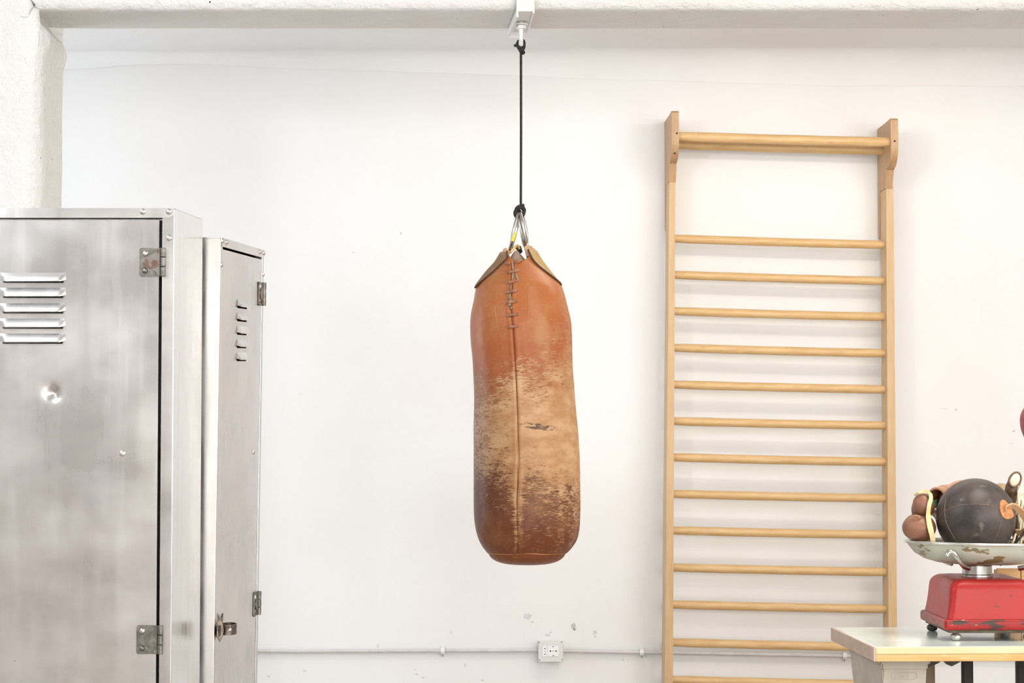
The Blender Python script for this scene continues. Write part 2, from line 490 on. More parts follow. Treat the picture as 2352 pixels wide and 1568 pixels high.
bm = B()
for ya in (6.68, 7.42, 8.16):
    b_box(bm, (x0 - 0.16, ya, 0.88), (x0 - 0.10, ya + 0.06, 2.42), 0.004)
for za in (0.88, 2.36):
    b_box(bm, (x0 - 0.16, 6.68, za), (x0 - 0.10, 8.22, za + 0.06), 0.004)
add('window_frame', bm, WHITE_STEEL, w)
bm = B()      # right wall with a long window band
b_box(bm, (x1, y0, -0.1), (x1 + 0.2, y1 + 0.2, 0.95)); b_box(bm, (x1, y0, 2.56), (x1 + 0.2, y1 + 0.2, ZC + 0.15))
b_box(bm, (x1, y0, 0.95), (x1 + 0.2, 0.2, 2.56)); b_box(bm, (x1, 5.0, 0.95), (x1 + 0.2, y1 + 0.2, 2.56))
tag(add('wall_right', bm, SIDEWALL), kind='structure')
w = tag(bpy.data.objects.new('window_3', None), kind='structure')
COL.objects.link(w)
bm = B()
for ya in (0.2, 1.38, 2.57, 3.75, 4.94):
    b_box(bm, (x1 + 0.10, ya, 0.95), (x1 + 0.16, ya + 0.06, 2.56), 0.004)
for za in (0.95, 2.50):
    b_box(bm, (x1 + 0.10, 0.2, za), (x1 + 0.16, 5.0, za + 0.06), 0.004)
add('window_frame', bm, WHITE_STEEL, w)
# wall behind the camera, with two tall window openings
bm = B()
b_box(bm, (x0, y0 - 0.2, -0.1), (x1, y0, 0.85))
b_box(bm, (x0, y0 - 0.2, 2.62), (x1, y0, ZC + 0.15))
xs = [x0, 0.03, 1.77, 2.23, 3.97, x1]
for i in range(0, 6, 2):
    b_box(bm, (xs[i], y0 - 0.2, 0.85), (xs[i + 1], y0, 2.62))
tag(add('wall_front', bm, SIDEWALL), kind='structure')
for i in range(2):
    a, b_ = xs[2 * i + 1], xs[2 * i + 2]
    w = tag(bpy.data.objects.new('window_%d' % (i + 1), None), kind='structure')
    COL.objects.link(w)
    bm = B()
    for (p, q) in [((a, 0.85), (a + 0.06, 2.62)), ((b_ - 0.06, 0.85), (b_, 2.62)), ((a, 0.85), (b_, 0.91)), ((a, 2.56), (b_, 2.62)),
                   (((a + b_) / 2 - 0.03, 0.85), ((a + b_) / 2 + 0.03, 2.62))]:
        b_box(bm, (p[0], y0 - 0.16, p[1]), (q[0], y0 - 0.10, q[1]), 0.004)
    add('window_frame', bm, WHITE_STEEL, w)

# ceiling with an uneven plaster cove running into the back wall
bm = B()
rows = []
nx = 156
for i in range(nx + 1):
    X = x0 + (x1 - x0) * i / nx
    px = CX + X * F / y1
    r = 0.035 + 0.10 * max(0.0, min(1.0, (px - 250) / 1600.0)) + 0.010 * noise.noise(V((X * 1.7, 3.1, 0)))
    drop = 0.030 * max(0.0, min(1.0, (430 - px) / 230.0))
    lip = 0.004 + 0.008 * max(0.0, min(1.0, (520 - px) / 200.0))
    row = [V((X, y0, ZC)), V((X, y1 - 1.5, ZC)), V((X, y1 - 0.5, ZC))]
    for k in range(9):
        a = k / 8 * pi / 2
        row.append(V((X, y1 - lip - r * (1 - sin(a)), ZC - drop * (k / 8) - r * (1 - cos(a)) + 0.004 * noise.noise(V((X * 4, k * 0.7, 9))))))
    row.append(V((X, y1 + 0.02, row[-1].z)))
    rows.append(row)
g = [[bm.verts.new(p) for p in r] for r in rows]
for a, b_ in zip(g, g[1:]):
    for k in range(len(a) - 1):
        bm.faces.new((a[k], a[k + 1], b_[k + 1], b_[k]))
top = [[bm.verts.new((r[0].co.x, yy, ZC + 0.15)) for yy in (y0, y1)] for r in (g[0], g[-1])]
bm.faces.new((top[0][0], top[0][1], top[1][1], top[1][0]))
tag(add('ceiling', bm, CEIL, smooth=60), kind='structure')

# concrete beam and pillar with rough plaster
YB, YB2 = 6.40, 6.71
zb = at(1176, 20, YB).z
def rough_block(name, xs, ys, zs, mat, worn, amp):
    """plastered block out of displaced faces; worn(p) gives extra inward wear"""
    bm = B()
    nx, ny, nz = [max(1, int(abs(b - a) / s)) for a, b, s in (xs, ys, zs)]
    r = bmesh.ops.create_cube(bm, size=1)
    bmesh.ops.delete(bm, geom=list(bm.verts), context='VERTS')
    def face(o, u, v, nu, nv):
        gg = [[bm.verts.new(o + u * (i / nu) + v * (j / nv)) for j in range(nv + 1)] for i in range(nu + 1)]
        for i in range(nu):
            for j in range(nv):
                bm.faces.new((gg[i][j], gg[i + 1][j], gg[i + 1][j + 1], gg[i][j + 1]))
    X, Y, Z = V((xs[1] - xs[0], 0, 0)), V((0, ys[1] - ys[0], 0)), V((0, 0, zs[1] - zs[0]))
    O = V((xs[0], ys[0], zs[0]))
    face(O, X, Z, nx, nz); face(O + Y, X, Z, nx, nz); face(O, X, Y, nx, ny); face(O + Z, X, Y, nx, ny); face(O, Y, Z, ny, nz); face(O + X, Y, Z, ny, nz)
    bmesh.ops.remove_doubles(bm, verts=bm.verts, dist=1e-5)
    c = O + (X + Y + Z) / 2
    for v in bm.verts:
        p = v.co.copy()
        n = noise.fractal(p * 9.0, 0.9, 2.0, 4)
        d = V((noise.noise(p * 7 + V((5, 0, 0))), noise.noise(p * 7 + V((0, 9, 0))), noise.noise(p * 7 + V((0, 0, 4)))))
        v.co = p + d * amp + worn(p) + (p - c).normalized() * n * amp * 0.6
    return add(name, bm, mat, smooth=75)

pxr = at(93, 300, YB).x                     # right front corner of the pillar
def worn_beam(p):
    o = V((0, 0, 0))
    if abs(p.y - YB) < 0.004 and abs(p.z - zb) < 0.004:
        o += V((0, 1, 1)) * (0.004 + 0.004 * abs(noise.noise(p * 11)))
    if p.x > 1.0 and p.z < zb + 0.01 and p.y < YB + 0.02:
        o += V((0, 0, 0.006 * min(1, (p.x - 1.0) / 0.5)))
    return o
tag(rough_block('beam', (x0 + 0.02, x1 - 0.02, 0.03), (YB, YB2, 0.03), (zb, ZC + 0.02, 0.03), PLASTER, worn_beam, 0.0016), kind='structure')
RC = 0.060
def worn_pillar(p):
    o = V((0, 0, 0))
    t = zb - p.z
    dx, dyy = pxr - p.x, p.y - (YB - 0.004)
    wear = RC * (1 + 0.35 * noise.noise(V((1.3, 2.1, p.z * 2.2))))
    if dyy < 1e-4 and dx < wear:          # rounded, knocked-off front corner
        o += V((0, 1, 0)) * (wear - sqrt(max(0.0, wear * wear - (wear - dx) ** 2)))
    elif dx < 1e-4 and dyy < wear:
        o += V((-1, 0, 0)) * (wear - sqrt(max(0.0, wear * wear - (wear - dyy) ** 2)))
    if dx < 0.12 and p.y < YB2 - 1e-4:
        k = 1 - max(0.0, dx) / 0.12
        # bulging, broken plaster just below the beam, narrowing into the haunch at the very top
        o += V((1, -0.3, 0)) * 0.013 * k * exp(-((t - 0.085) / 0.045) ** 2) * (1 + 0.6 * noise.noise(p * 24))
        if 0 <= t < 0.06 and dx < 1e-4:
            o += V((-1, 0, 0)) * 0.045 * (1 - t / 0.06)
    return o
pil = tag(rough_block('pillar', (pxr - 0.55, pxr, 0.012), (YB - 0.004, YB2, 0.012), (0, ZC + 0.02, 0.016), PLASTER, worn_pillar, 0.0022), kind='structure')
CRACK = MAT('dark_crack', (0.12, 0.095, 0.07), rough=0.9)
CRACK2 = MAT('faint_crack', (0.46, 0.42, 0.35), rough=0.9)
for pts, rr, mt in [([(69, -2), (75, 5), (78, 12), (80, 15)], (0.0007, 0.0013, 0.0026, 0.0006), CRACK), ([(79, 13), (80, 7)], (0.0012, 0.0004), CRACK), ([(78, 15), (71, 22), (66, 34)], (0.0014, 0.0012, 0.0006), CRACK2),
                ([(80, 15), (88, 20), (96, 24)], (0.0012, 0.0010, 0.0004), CRACK2), ([(46, 37), (55, 40), (64, 38)], (0.0004, 0.0008, 0.0004), CRACK2)]:
    bm = B()
    b_tube(bm, [at(a, b_, YB - 0.0055) for a, b_ in pts], list(rr), 6)
    add('crack', bm, mt, pil)

# ------------------------------------------------------------------ lockers
W, DEPTH, H1 = 0.66, 0.45, at(401, 478, 5.0).z
XR = at(401, 478, 5.0).x
def lz(py):            # height on the front of the locker from a pixel row
    return at(300, py, 5.0).z
def lx(px, py=784):    # local x on the front of the locker
    return at(px, py, 5.0).x - (XR - W)

def breaks(lo, hi, step, extra=(), dense=()):
    s = {lo, hi}
    n = int((hi - lo) / step)
    s |= {lo + (hi - lo) * i / n for i in range(1, n)}
    s |= set(extra)
    for c, r, st in dense:
        k = int(r / st)
        s |= {c + i * st for i in range(-k, k + 1)}
    s = sorted(v for v in s if lo - 1e-9 <= v <= hi + 1e-9)
    out = [s[0]]
    for v in s[1:]:
        if v - out[-1] > 5e-4 or v in extra or v == hi:
            if v - out[-1] <= 5e-4 and len(out) > 1 and out[-1] not in extra:
                out.pop()
            if v - out[-1] > 1e-7:
                out.append(v)
    return out

def build_locker(name, label, H, loc, rot, dent=None, latch=False, slope=0.0, seed=0, group=None, shear=0.0):
    dz = H - H1
    t = thing(name, label, 'locker', loc, group, local=True)
    t.rotation_euler = rot
    sh = lambda v: setattr(v, 'co', V((v.co.x, v.co.y, v.co.z + (slope * max(0.0, v.co.y) if v.co.z > H / 2 else 0) + (shear * v.co.x if v.co.z > 0.01 else 0))))
    def part(nm, bm, mat=STEEL_LOCKER, parent=None, smooth=35, label=None):
        for v in bm.verts: sh(v)
        return add(nm, bm, mat, parent or t, smooth, label=label)
    fr, ft = 0.0286, 0.0230            # stile and rail widths
    for xa in (0.0, W - 0.002):
        bm = B(); b_box(bm, (xa - 0.0008 if xa == 0 else xa + 0.0008, 0.0008, 0.0), (xa + 0.0028 - (0.0016 if xa == 0 else 0), DEPTH, H - 0.002), 0.0005, 1); part('side_panel', bm, STEEL_SIDE if xa > 0 else STEEL_DULL)
    bm = B(); b_box(bm, (0.002, DEPTH - 0.002, 0), (W - 0.002, DEPTH, H - 0.003)); part('back_panel', bm)
    bm = B(); b_box(bm, (0, 0.0, H - 0.002), (W, DEPTH, H), 0.0008, 1)
    for v in bm.verts:                # dented top edge
        pass
    part('top_panel', bm, STEEL_SIDE)
    bm = B(); b_box(bm, (0.002, 0.002, 0.05), (W - 0.002, DEPTH - 0.002, 0.052)); part('floor_panel', bm)
    for xa, xb in ((0, fr), (W - fr, W)):
        bm = B(); b_box(bm, (xa, -0.001, 0), (xb, 0.022, H - 0.004), 0.0016, 2); part('stile', bm)
    # top rail: overlaps the stile, rounded lower corner
    bm = B()
    poly = []
    r = 0.016
    for (cx, cz, a0, a1) in ((W - 0.001 - r, H - ft + r, -pi / 2, 0), (W - 0.0015, H - 0.0005, 0, pi / 2), (0.0015, H - 0.0005, pi / 2, pi), (0.001 + r, H - ft + r, pi, 1.5 * pi)):
        rr = r if cz < H - 0.005 else 0.0005
        for k in range(6):
            a = a0 + (a1 - a0) * k / 5
            poly.append(V((cx + rr * cos(a), -0.0026, cz + rr * sin(a))))
    b_prism(bm, poly, (0, 0.0016, 0)); part('top_rail', bm)
    bm = B(); b_box(bm, (fr, 0.0, 0.0), (W - fr, 0.022, 0.09), 0.0015); part('bottom_rail', bm)
    # rivets on the frame
    for (px, py) in ((328, 486), (388, 486), (388, 546)):
        for mir in (False, True):
            x = lx(px, py)
            x = W - x if mir else x
            bm = B(); b_dome(bm, (x, -0.001 if py > 500 else -0.0026, lz(py) + dz), 0.0075, 0.0045); part('rivet', bm, RIVET)
    # door: wavy sheet with five louvre slots
    dx0, dx1 = 0.0357, W - 0.0357
    dz0, dz1 = 0.098, H - 0.0288
    lv = [lz(b_) + dz for b_ in (646.2, 680.8, 716.4, 751.5, 786.0)]
    lxa, lxb = lx(0), lx(150)
    ex, ez = [lxa + 0.006, lxb - 0.006], []
    for z in lv:
        ez += [z - 0.0034, z + 0.009]
    dn = []
    if dent: dn = [(dent[0], 0.036, 0.0028)]
    xb = breaks(dx0, dx1, 0.014, ex, dn)
    zbk = breaks(dz0, dz1, 0.016, ez, [(dent[1], 0.036, 0.0028)] if dent else [])
    bm = B()
    def dy(x, z):
        y = 0.0022 * noise.noise(V((x * 3.1 + seed, z * 2.2, 1))) + 0.0010 * noise.noise(V((x * 9 + seed, z * 5, 4)))
        e = min(x - dx0, dx1 - x, dz1 - z) / 0.05
        y *= max(0.0, min(1.0, e))
        if dent:
            d = sqrt((x - dent[0]) ** 2 + (z - dent[1]) ** 2)
            y += 0.011 * exp(-(d / 0.0125) ** 2) + 0.003 * exp(-(d / 0.03) ** 2)
        return y + 0.001
    gv = [[bm.verts.new((x, dy(x, z), z)) for z in zbk] for x in xb]
    for i in range(len(xb) - 1):
        for j in range(len(zbk) - 1):
            xm, zm = (xb[i] + xb[i + 1]) / 2, (zbk[j] + zbk[j + 1]) / 2
            if ex[0] < xm < ex[1] and any(z - 0.0034 < zm < z + 0.009 for z in lv):
                continue
            bm.faces.new((gv[i][j], gv[i + 1][j], gv[i + 1][j + 1], gv[i][j + 1]))
    # folded door edges
    for line in (gv[0], gv[-1], [r[0] for r in gv], [r[-1] for r in gv]):
        nb = [bm.verts.new(v.co + V((0, 0.016, 0))) for v in line]
        for k in range(len(line) - 1):
            bm.faces.new((line[k], line[k + 1], nb[k + 1], nb[k]))
    door = part('door', bm, smooth=50)
    for z in lv:
        bm = B()
        nu, nv = 30, 8
        h = 0.0205
        g = []
        for i in range(nu + 1):
            u = i / nu
            x = lxa + (lxb - lxa) * u
            e = min(u, 1 - u) / 0.09
            e = sin(min(1, e) * pi / 2) ** 1.2
            row = []
            for j in range(nv + 1):
                v = j / nv
                row.append(bm.verts.new((x, dy(x, z) - 0.0004 - 0.0095 * e * (sin(v * pi / 2) ** 1.1), z + h * (1 - v) + (1 - e) * 0.004 * v)))
            g.append(row)
        fs = []
        for i in range(nu):
            for j in range(nv):
                fs.append(bm.faces.new((g[i][j], g[i + 1][j], g[i + 1][j + 1], g[i][j + 1])))
        part('louvre', bm, STEEL_LOCKER, door, 60)
    # screw head on the door
    bm = B(); b_dome(bm, (lx(283), dy(lx(283), lz(1041) + dz), lz(1041) + dz), 0.0075, 0.004); part('screw', bm, RIVET, door)
    # hinges: leaf with triangular embossing, knuckle barrel, rivets
    for k, (ya, yb) in enumerate(((569, 635), (1435, 1502))):
        za, zb_ = lz(yb) + dz, lz(ya) + dz
        xa, xb_ = lx(319), lx(367)
        bm = B()
        r = 0.006
        poly = []
        for (cx, cz, a0) in ((xa + r, zb_ - r, pi / 2), (xa + r, za + r, pi)):
            for q in range(5):
                a = a0 + pi / 2 * q / 4
                poly.append(V((cx + r * cos(a), -0.0028, cz + r * sin(a))))
        poly += [V((xb_, -0.0028, za + 0.001)), V((xb_, -0.0028, zb_ - 0.001))]
        b_prism(bm, poly, (0, 0.0026, 0))
        hg = part('hinge', bm, HINGE)
        zm, hh = (za + zb_) / 2, (zb_ - za)
        bm = B()
        tri = [V((xa + 0.008, -0.0062, zm + 0.004)), V((xa + 0.008, -0.0062, zm - 0.004)), V((xa + 0.012, -0.0062, zm - 0.010)), V((xb_ - 0.008, -0.0062, zm - hh * 0.34)),
               V((xb_ - 0.007, -0.0062, zm - hh * 0.44)), V((xb_ - 0.001, -0.0062, zm - hh * 0.46)), V((xb_ - 0.001, -0.0062, zm + hh * 0.46)),
               V((xb_ - 0.007, -0.0062, zm + hh * 0.44)), V((xb_ - 0.008, -0.0062, zm + hh * 0.34)), V((xa + 0.012, -0.0062, zm + 0.010))]
        b_prism(bm, tri, (0, 0.0036, 0)); bevel_all(bm, 0.0007, 1)
        part('hinge_tongue', bm, HINGE_RUST if k == 0 else HINGE, hg)
        for s in (1, -1):
            bm = B(); b_dome(bm, (xa + 0.0135, -0.0026, zm + s * hh * 0.30), 0.0068, 0.004); part('rivet', bm, RIVET if s > 0 else HINGE, hg)
        xk = lx(374.5)
        for q in range(3):
            bm = B()
            zl, zh = za + hh * q / 3 + 0.0006, za + hh * (q + 1) / 3 - 0.0006
            b_lathe(bm, [(0.0055, zl), (0.0065, zl + 0.001), (0.0065, zh - 0.001), (0.0055, zh)], (xk, -0.0065, 0), 16)
            part('knuckle', bm, HINGE, hg)
    if latch:
        z = at(530, 1441, 5.55).z - 0.003
        bm = B()     # strap that comes out of the frame
        b_box(bm, (-0.006, -0.012, z - 0.014), (0.050, -0.008, z + 0.012), 0.001)
        st = part('hasp', bm, LATCH)
        bm = B()     # pointed plate
        poly = [V((0.030, -0.008, z + 0.030)), V((0.033, -0.016, z + 0.014)), V((0.033, -0.019, z)), V((0.033, -0.016, z - 0.018)), V((0.030, -0.009, z - 0.032)), V((0.026, -0.001, z - 0.016)), V((0.026, 0.0, z + 0.010))]
        b_prism(bm, poly, (0.006, 0, 0)); part('pointed_plate', bm, LATCH, st)
        bm = B()     # round padlock loop: band bent into a ring
        c, R, n = V((0.072, -0.024, z)), 0.021, 28
        pr = []
        for k in range(n):
            a = 2 * pi * k / n
            d = V((cos(a) * 1.5, sin(a), 0))
            pr.append([bm.verts.new(c + d * (R - o) + V((0, 0, h))) for o, h in ((0, -0.015), (0, 0.011), (0.003, 0.011), (0.003, -0.015))])
        for k in range(n):
            a, b_ = pr[k], pr[(k + 1) % n]
            for q in range(4):
                bm.faces.new((a[q], a[(q + 1) % 4], b_[(q + 1) % 4], b_[q]))
        part('loop_band', bm, LATCH, st)
        bm = B(); b_dome(bm, (0.046, -0.033, z - 0.002), 0.006, 0.003, (-0.8, -0.6, 0)); part('rivet', bm, STEEL, st)
        bm = B()
        poly = [V((0.070, -0.004, z - 0.016)), V((0.090, -0.004, z - 0.016)), V((0.094, -0.005, z + 0.026)), V((0.084, -0.008, z + 0.036)), V((0.074, -0.006, z + 0.026))]
        b_prism(bm, poly, (0, 0.004, 0)); part('pin', bm, LATCH, st)
    return t

build_locker('steel_locker', 'tall bare steel locker with a dented door, in front of the pillar', H1, (XR - W, 5.0, 0), (0, 0, 0),
             dent=(lx(124), lz(903)), slope=0.047, seed=3, group=None)
L2 = at(504, 545, 5.478)
H2 = L2.z
build_locker('steel_locker', 'bare steel locker with a dark round hasp, behind the dented locker', H2, (L2.x - 0.015, 5.478, 0), (radians(0.6), 0, radians(87.0)),
             latch=True, seed=11, shear=0.0385)

# ------------------------------------------------------------------ punching bag
YBAG = 6.55
SIL = smoothtab([(566, 1160, 1224), (580, 1152, 1232), (600, 1140, 1244), (620, 1122, 1259), (640, 1106, 1275), (656, 1095, 1288), (672, 1091, 1295), (690, 1088, 1300), (715, 1082.5, 1306),
                 (740, 1080, 1311), (780, 1081, 1313), (820, 1085, 1314), (850, 1087, 1315), (900, 1089, 1319), (940, 1089, 1322), (980, 1088, 1326), (1020, 1088, 1329), (1060, 1088, 1331),
                 (1100, 1088, 1332), (1150, 1088, 1333), (1190, 1089, 1332), (1218, 1093, 1330), (1238, 1099, 1325), (1252, 1106, 1317), (1262, 1113, 1309), (1269, 1119, 1302)], 4)
bag_base = V((at(1210, 1296, YBAG).x, YBAG, at(1210, 1296, YBAG).z))
def ring_at(py):
    l, r = lerp(SIL, py)
    a, b_ = at(l, py, YBAG), at(r, py, YBAG)
    c = (a + b_) / 2
    return V((c.x, YBAG, c.z)), (b_.x - a.x) / 2
SEAM = [(560, 1180), (605, 1178), (660, 1175), (700, 1172), (760, 1178), (850, 1184), (960, 1189), (1060, 1190), (1150, 1187), (1268, 1189)]
def bag_pt(px, py, off=0.0):
    """point on the bag's front surface seen at a pixel"""
    c, r = ring_at(py)
    x = at(px, py, YBAG).x - c.x
    s = max(-0.999, min(0.999, x / r))
    a = asin(s)
    return V((c.x + (r + off) * sin(a), c.y - (r + off) * cos(a), c.z))
bag = thing('punching_bag', 'worn brown leather punching bag hanging from a black cord', 'punching bag', bag_base)

def bag_material():
    m, nt, b = nt_new('worn_bag_leather')
    tc = N(nt, 'ShaderNodeTexCoord')
    sep = N(nt, 'ShaderNodeSeparateXYZ')
    nt.links.new(tc.outputs['Object'], sep.inputs[0])
    z, x = sep.outputs['Z'], sep.outputs['X']
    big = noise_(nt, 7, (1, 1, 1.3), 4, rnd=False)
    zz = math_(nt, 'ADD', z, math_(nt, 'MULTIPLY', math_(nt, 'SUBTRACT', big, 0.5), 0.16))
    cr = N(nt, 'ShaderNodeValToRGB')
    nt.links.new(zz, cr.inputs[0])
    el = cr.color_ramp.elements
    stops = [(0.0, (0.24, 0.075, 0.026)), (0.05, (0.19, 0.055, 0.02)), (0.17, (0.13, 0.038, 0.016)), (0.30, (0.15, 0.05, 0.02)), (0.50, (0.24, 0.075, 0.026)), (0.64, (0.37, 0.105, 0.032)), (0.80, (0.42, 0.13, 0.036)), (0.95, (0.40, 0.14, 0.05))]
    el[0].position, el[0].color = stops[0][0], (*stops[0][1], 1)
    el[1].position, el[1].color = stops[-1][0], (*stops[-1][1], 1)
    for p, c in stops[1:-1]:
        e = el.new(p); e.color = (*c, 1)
    wr = N(nt, 'ShaderNodeValToRGB')
    nt.links.new(math_(nt, 'ADD', z, math_(nt, 'MULTIPLY', math_(nt, 'SUBTRACT', big, 0.5), 0.10)), wr.inputs[0])
    we = wr.color_ramp.elements
    ws = [(0.0, 0.10), (0.06, 0.22), (0.16, 0.36), (0.24, 0.52), (0.32, 0.84), (0.44, 0.93), (0.50, 0.74), (0.57, 0.56), (0.66, 0.34), (0.78, 0.16), (0.95, 0.10)]
    we[0].position, we[0].color = ws[0][0], (ws[0][1],) * 3 + (1,)
    we[1].position, we[1].color = ws[-1][0], (ws[-1][1],) * 3 + (1,)
    for p, c in ws[1:-1]:
        e = we.new(p); e.color = (c, c, c, 1)
    wear = N(nt, 'ShaderNodeSeparateColor'); nt.links.new(wr.outputs[0], wear.inputs[0])
    st1 = noise_(nt, 1.0, (55, 55, 300), 6, 0.72, rnd=False)
    st2 = noise_(nt, 1.0, (26, 26, 60), 5, 0.7, rnd=False)
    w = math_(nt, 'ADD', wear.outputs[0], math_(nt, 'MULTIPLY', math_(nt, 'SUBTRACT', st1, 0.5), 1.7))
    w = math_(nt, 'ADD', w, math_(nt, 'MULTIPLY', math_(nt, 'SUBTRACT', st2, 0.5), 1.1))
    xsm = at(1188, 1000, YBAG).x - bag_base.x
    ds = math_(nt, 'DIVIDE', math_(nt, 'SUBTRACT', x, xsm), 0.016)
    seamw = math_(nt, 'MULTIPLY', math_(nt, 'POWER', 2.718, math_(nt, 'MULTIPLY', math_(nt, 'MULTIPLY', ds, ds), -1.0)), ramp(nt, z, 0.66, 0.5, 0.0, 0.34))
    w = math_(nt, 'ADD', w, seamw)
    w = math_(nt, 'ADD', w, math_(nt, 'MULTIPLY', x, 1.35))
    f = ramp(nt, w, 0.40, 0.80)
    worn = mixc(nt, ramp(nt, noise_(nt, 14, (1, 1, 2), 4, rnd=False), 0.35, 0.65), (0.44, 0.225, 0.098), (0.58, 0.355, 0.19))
    worn = mixc(nt, math_(nt, 'MULTIPLY', ramp(nt, x, -0.10, -0.17), 0.7), worn, (0.52, 0.37, 0.27))  # left edge greyed: reflected light painted into the leather colour
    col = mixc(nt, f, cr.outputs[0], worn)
    vr = math_(nt, 'MULTIPLY', ramp(nt, noise_(nt, 6.5, (1, 1, 0.8), 5, 0.65, rnd=False, offset=(2, 7, 3)), 0.46, 0.66), ramp(nt, z, 0.45, 0.6, 0.25, 0.65))
    col = mixc(nt, vr, col, (0.47, 0.235, 0.095))
    # paler, scuffed-through grain
    sc = math_(nt, 'MULTIPLY', ramp(nt, noise_(nt, 1.0, (90, 90, 420), 4, 0.75, rnd=False), 0.60, 0.70), ramp(nt, noise_(nt, 9, detail=3, rnd=False, offset=(4, 2, 1)), 0.46, 0.60))
    col = mixc(nt, math_(nt, 'MULTIPLY', sc, 0.7), col, (0.66, 0.46, 0.24))
    # the dark smear right of the seam
    pz = at(1235, 980, YBAG)
    lx_, lz_ = pz.x - bag_base.x, pz.z - bag_base.z
    dx = math_(nt, 'DIVIDE', math_(nt, 'SUBTRACT', x, lx_), 0.055)
    dzz = math_(nt, 'DIVIDE', math_(nt, 'ADD', math_(nt, 'SUBTRACT', z, lz_), math_(nt, 'MULTIPLY', math_(nt, 'SUBTRACT', x, lx_), 0.12)), 0.010)
    dd = math_(nt, 'ADD', math_(nt, 'MULTIPLY', dx, dx), math_(nt, 'MULTIPLY', dzz, dzz))
    front = ramp(nt, sep.outputs['Y'], 0.0, -0.05)
    sm = math_(nt, 'MULTIPLY', ramp(nt, dd, 1.3, 0.5), ramp(nt, noise_(nt, 95, (0.6, 0.6, 1.2), 3, rnd=False), 0.47, 0.58))
    col = mixc(nt, math_(nt, 'MULTIPLY', math_(nt, 'MULTIPLY', sm, front), 0.85), col, (0.05, 0.04, 0.035))
    nt.links.new(col, b.inputs['Base Color'])
    nt.links.new(math_(nt, 'ADD', math_(nt, 'MULTIPLY', f, 0.16), 0.38), b.inputs['Roughness'])
    b.inputs['Specular IOR Level'].default_value = 0.28
    h = math_(nt, 'ADD', noise_(nt, 160, (1, 1, 1.6), 4, rnd=False), math_(nt, 'MULTIPLY', f, 0.35))
    bump_(nt, b, h, 0.28, 0.0016)
    return m
BAGL = bag_material()
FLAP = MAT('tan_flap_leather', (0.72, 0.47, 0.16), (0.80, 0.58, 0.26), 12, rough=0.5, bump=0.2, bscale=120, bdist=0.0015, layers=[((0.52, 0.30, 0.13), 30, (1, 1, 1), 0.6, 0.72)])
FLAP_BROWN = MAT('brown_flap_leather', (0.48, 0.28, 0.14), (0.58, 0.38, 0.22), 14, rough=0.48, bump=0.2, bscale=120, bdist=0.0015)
FLAP_SHADE = MAT('dark_flap_shade', (0.085, 0.035, 0.02), rough=0.7)
TONGUE = MAT('pink_tan_leather', (0.64, 0.46, 0.38), (0.70, 0.53, 0.44), 30, rough=0.6)
LACEB = MAT('brown_leather_lace', (0.24, 0.085, 0.04), (0.38, 0.16, 0.08), 60, rough=0.4)
LACE_GREY = MAT('weathered_lace', (0.22, 0.14, 0.09), (0.36, 0.26, 0.18), 60, rough=0.6)
SEAMD = MAT('dark_seam', (0.20, 0.058, 0.02), rough=0.7)
STITCH = MAT('pale_stitching', (0.62, 0.42, 0.20), rough=0.7)

NA = 288
def rim(a):
    return 606 - 36 * abs(sin(a)) ** 1.3
def seam_profile(a, py):
    """radial offset from the front and back seams"""
    c, r = ring_at(py)
    xs = at(lerp(SEAM, py)[0], py, YBAG).x - c.x
    o = 0
    a0 = asin(max(-1, min(1, xs / r)))
    for s in (a0, pi + a0, a0 + pi / 2, a0 - pi / 2):
        d = abs((a - s + pi) % (2 * pi) - pi) * r
        main = 1.0 if s is a0 else 0.6
        o += main * (0.0026 * exp(-((d - 0.008) / 0.006) ** 2) - 0.0042 * exp(-(d / 0.0026) ** 2))
    return o
bm = B()
rows_py = []
nr_top, nr = 22, 150
grid = []
angs = [2 * pi * k / NA for k in range(NA)]
for i in range(nr_top):
    ring = []
    for a in angs:
        py = rim(a) + (664 - rim(a)) * i / nr_top
        c, r = ring_at(py)
        rr = r + seam_profile(a, py) * min(1, i / 6 + 0.3) + 0.0016 * noise.noise(V((sin(a) * 2.5, cos(a) * 2.5, py * 0.02)))
        ring.append(bm.verts.new((c.x + rr * sin(a), c.y - rr * cos(a), c.z)))
    grid.append(ring)
for i in range(nr + 1):
    py = 664 + (1269 - 664) * i / nr
    c, r = ring_at(py)
    ring = []
    for a in angs:
        w = 0.0024 * noise.noise(V((sin(a) * 2.0, cos(a) * 2.0, py * 0.011))) + 0.0007 * noise.noise(V((sin(a) * 8, cos(a) * 8, py * 0.05)))
        edge = abs(sin(a)) ** 6
        rr = r + seam_profile(a, py) + w * (1 - 0.8 * edge)
        zz = c.z
        if py > 1250:
            zz += 0.004 * exp(-((a if a < pi else a - 2 * pi) / 0.25) ** 2) * (py - 1250) / 19
        ring.append(bm.verts.new((c.x + rr * sin(a), c.y - rr * cos(a), zz)))
    grid.append(ring)
for a, b_ in zip(grid, grid[1:]):
    for k in range(NA):
        bm.faces.new((a[k], a[(k + 1) % NA], b_[(k + 1) % NA], b_[k]))
# inner wall of the open mouth
inner = [[bm.verts.new(V((v.co.x, v.co.y, v.co.z)) + (V((bag_base.x, YBAG, v.co.z)) - v.co).normalized() * 0.006 - V((0, 0, 0.002))) for v in grid[0]]]
inner.append([bm.verts.new(V((v.co.x, v.co.y, v.co.z - 0.06))) for v in inner[0]])
for a, b_ in zip([grid[0]] + inner, inner):
    for k in range(NA):
        bm.faces.new((a[k], b_[k], b_[(k + 1) % NA], a[(k + 1) % NA]))
body = add('bag_body', bm, BAGL, bag, smooth=60)
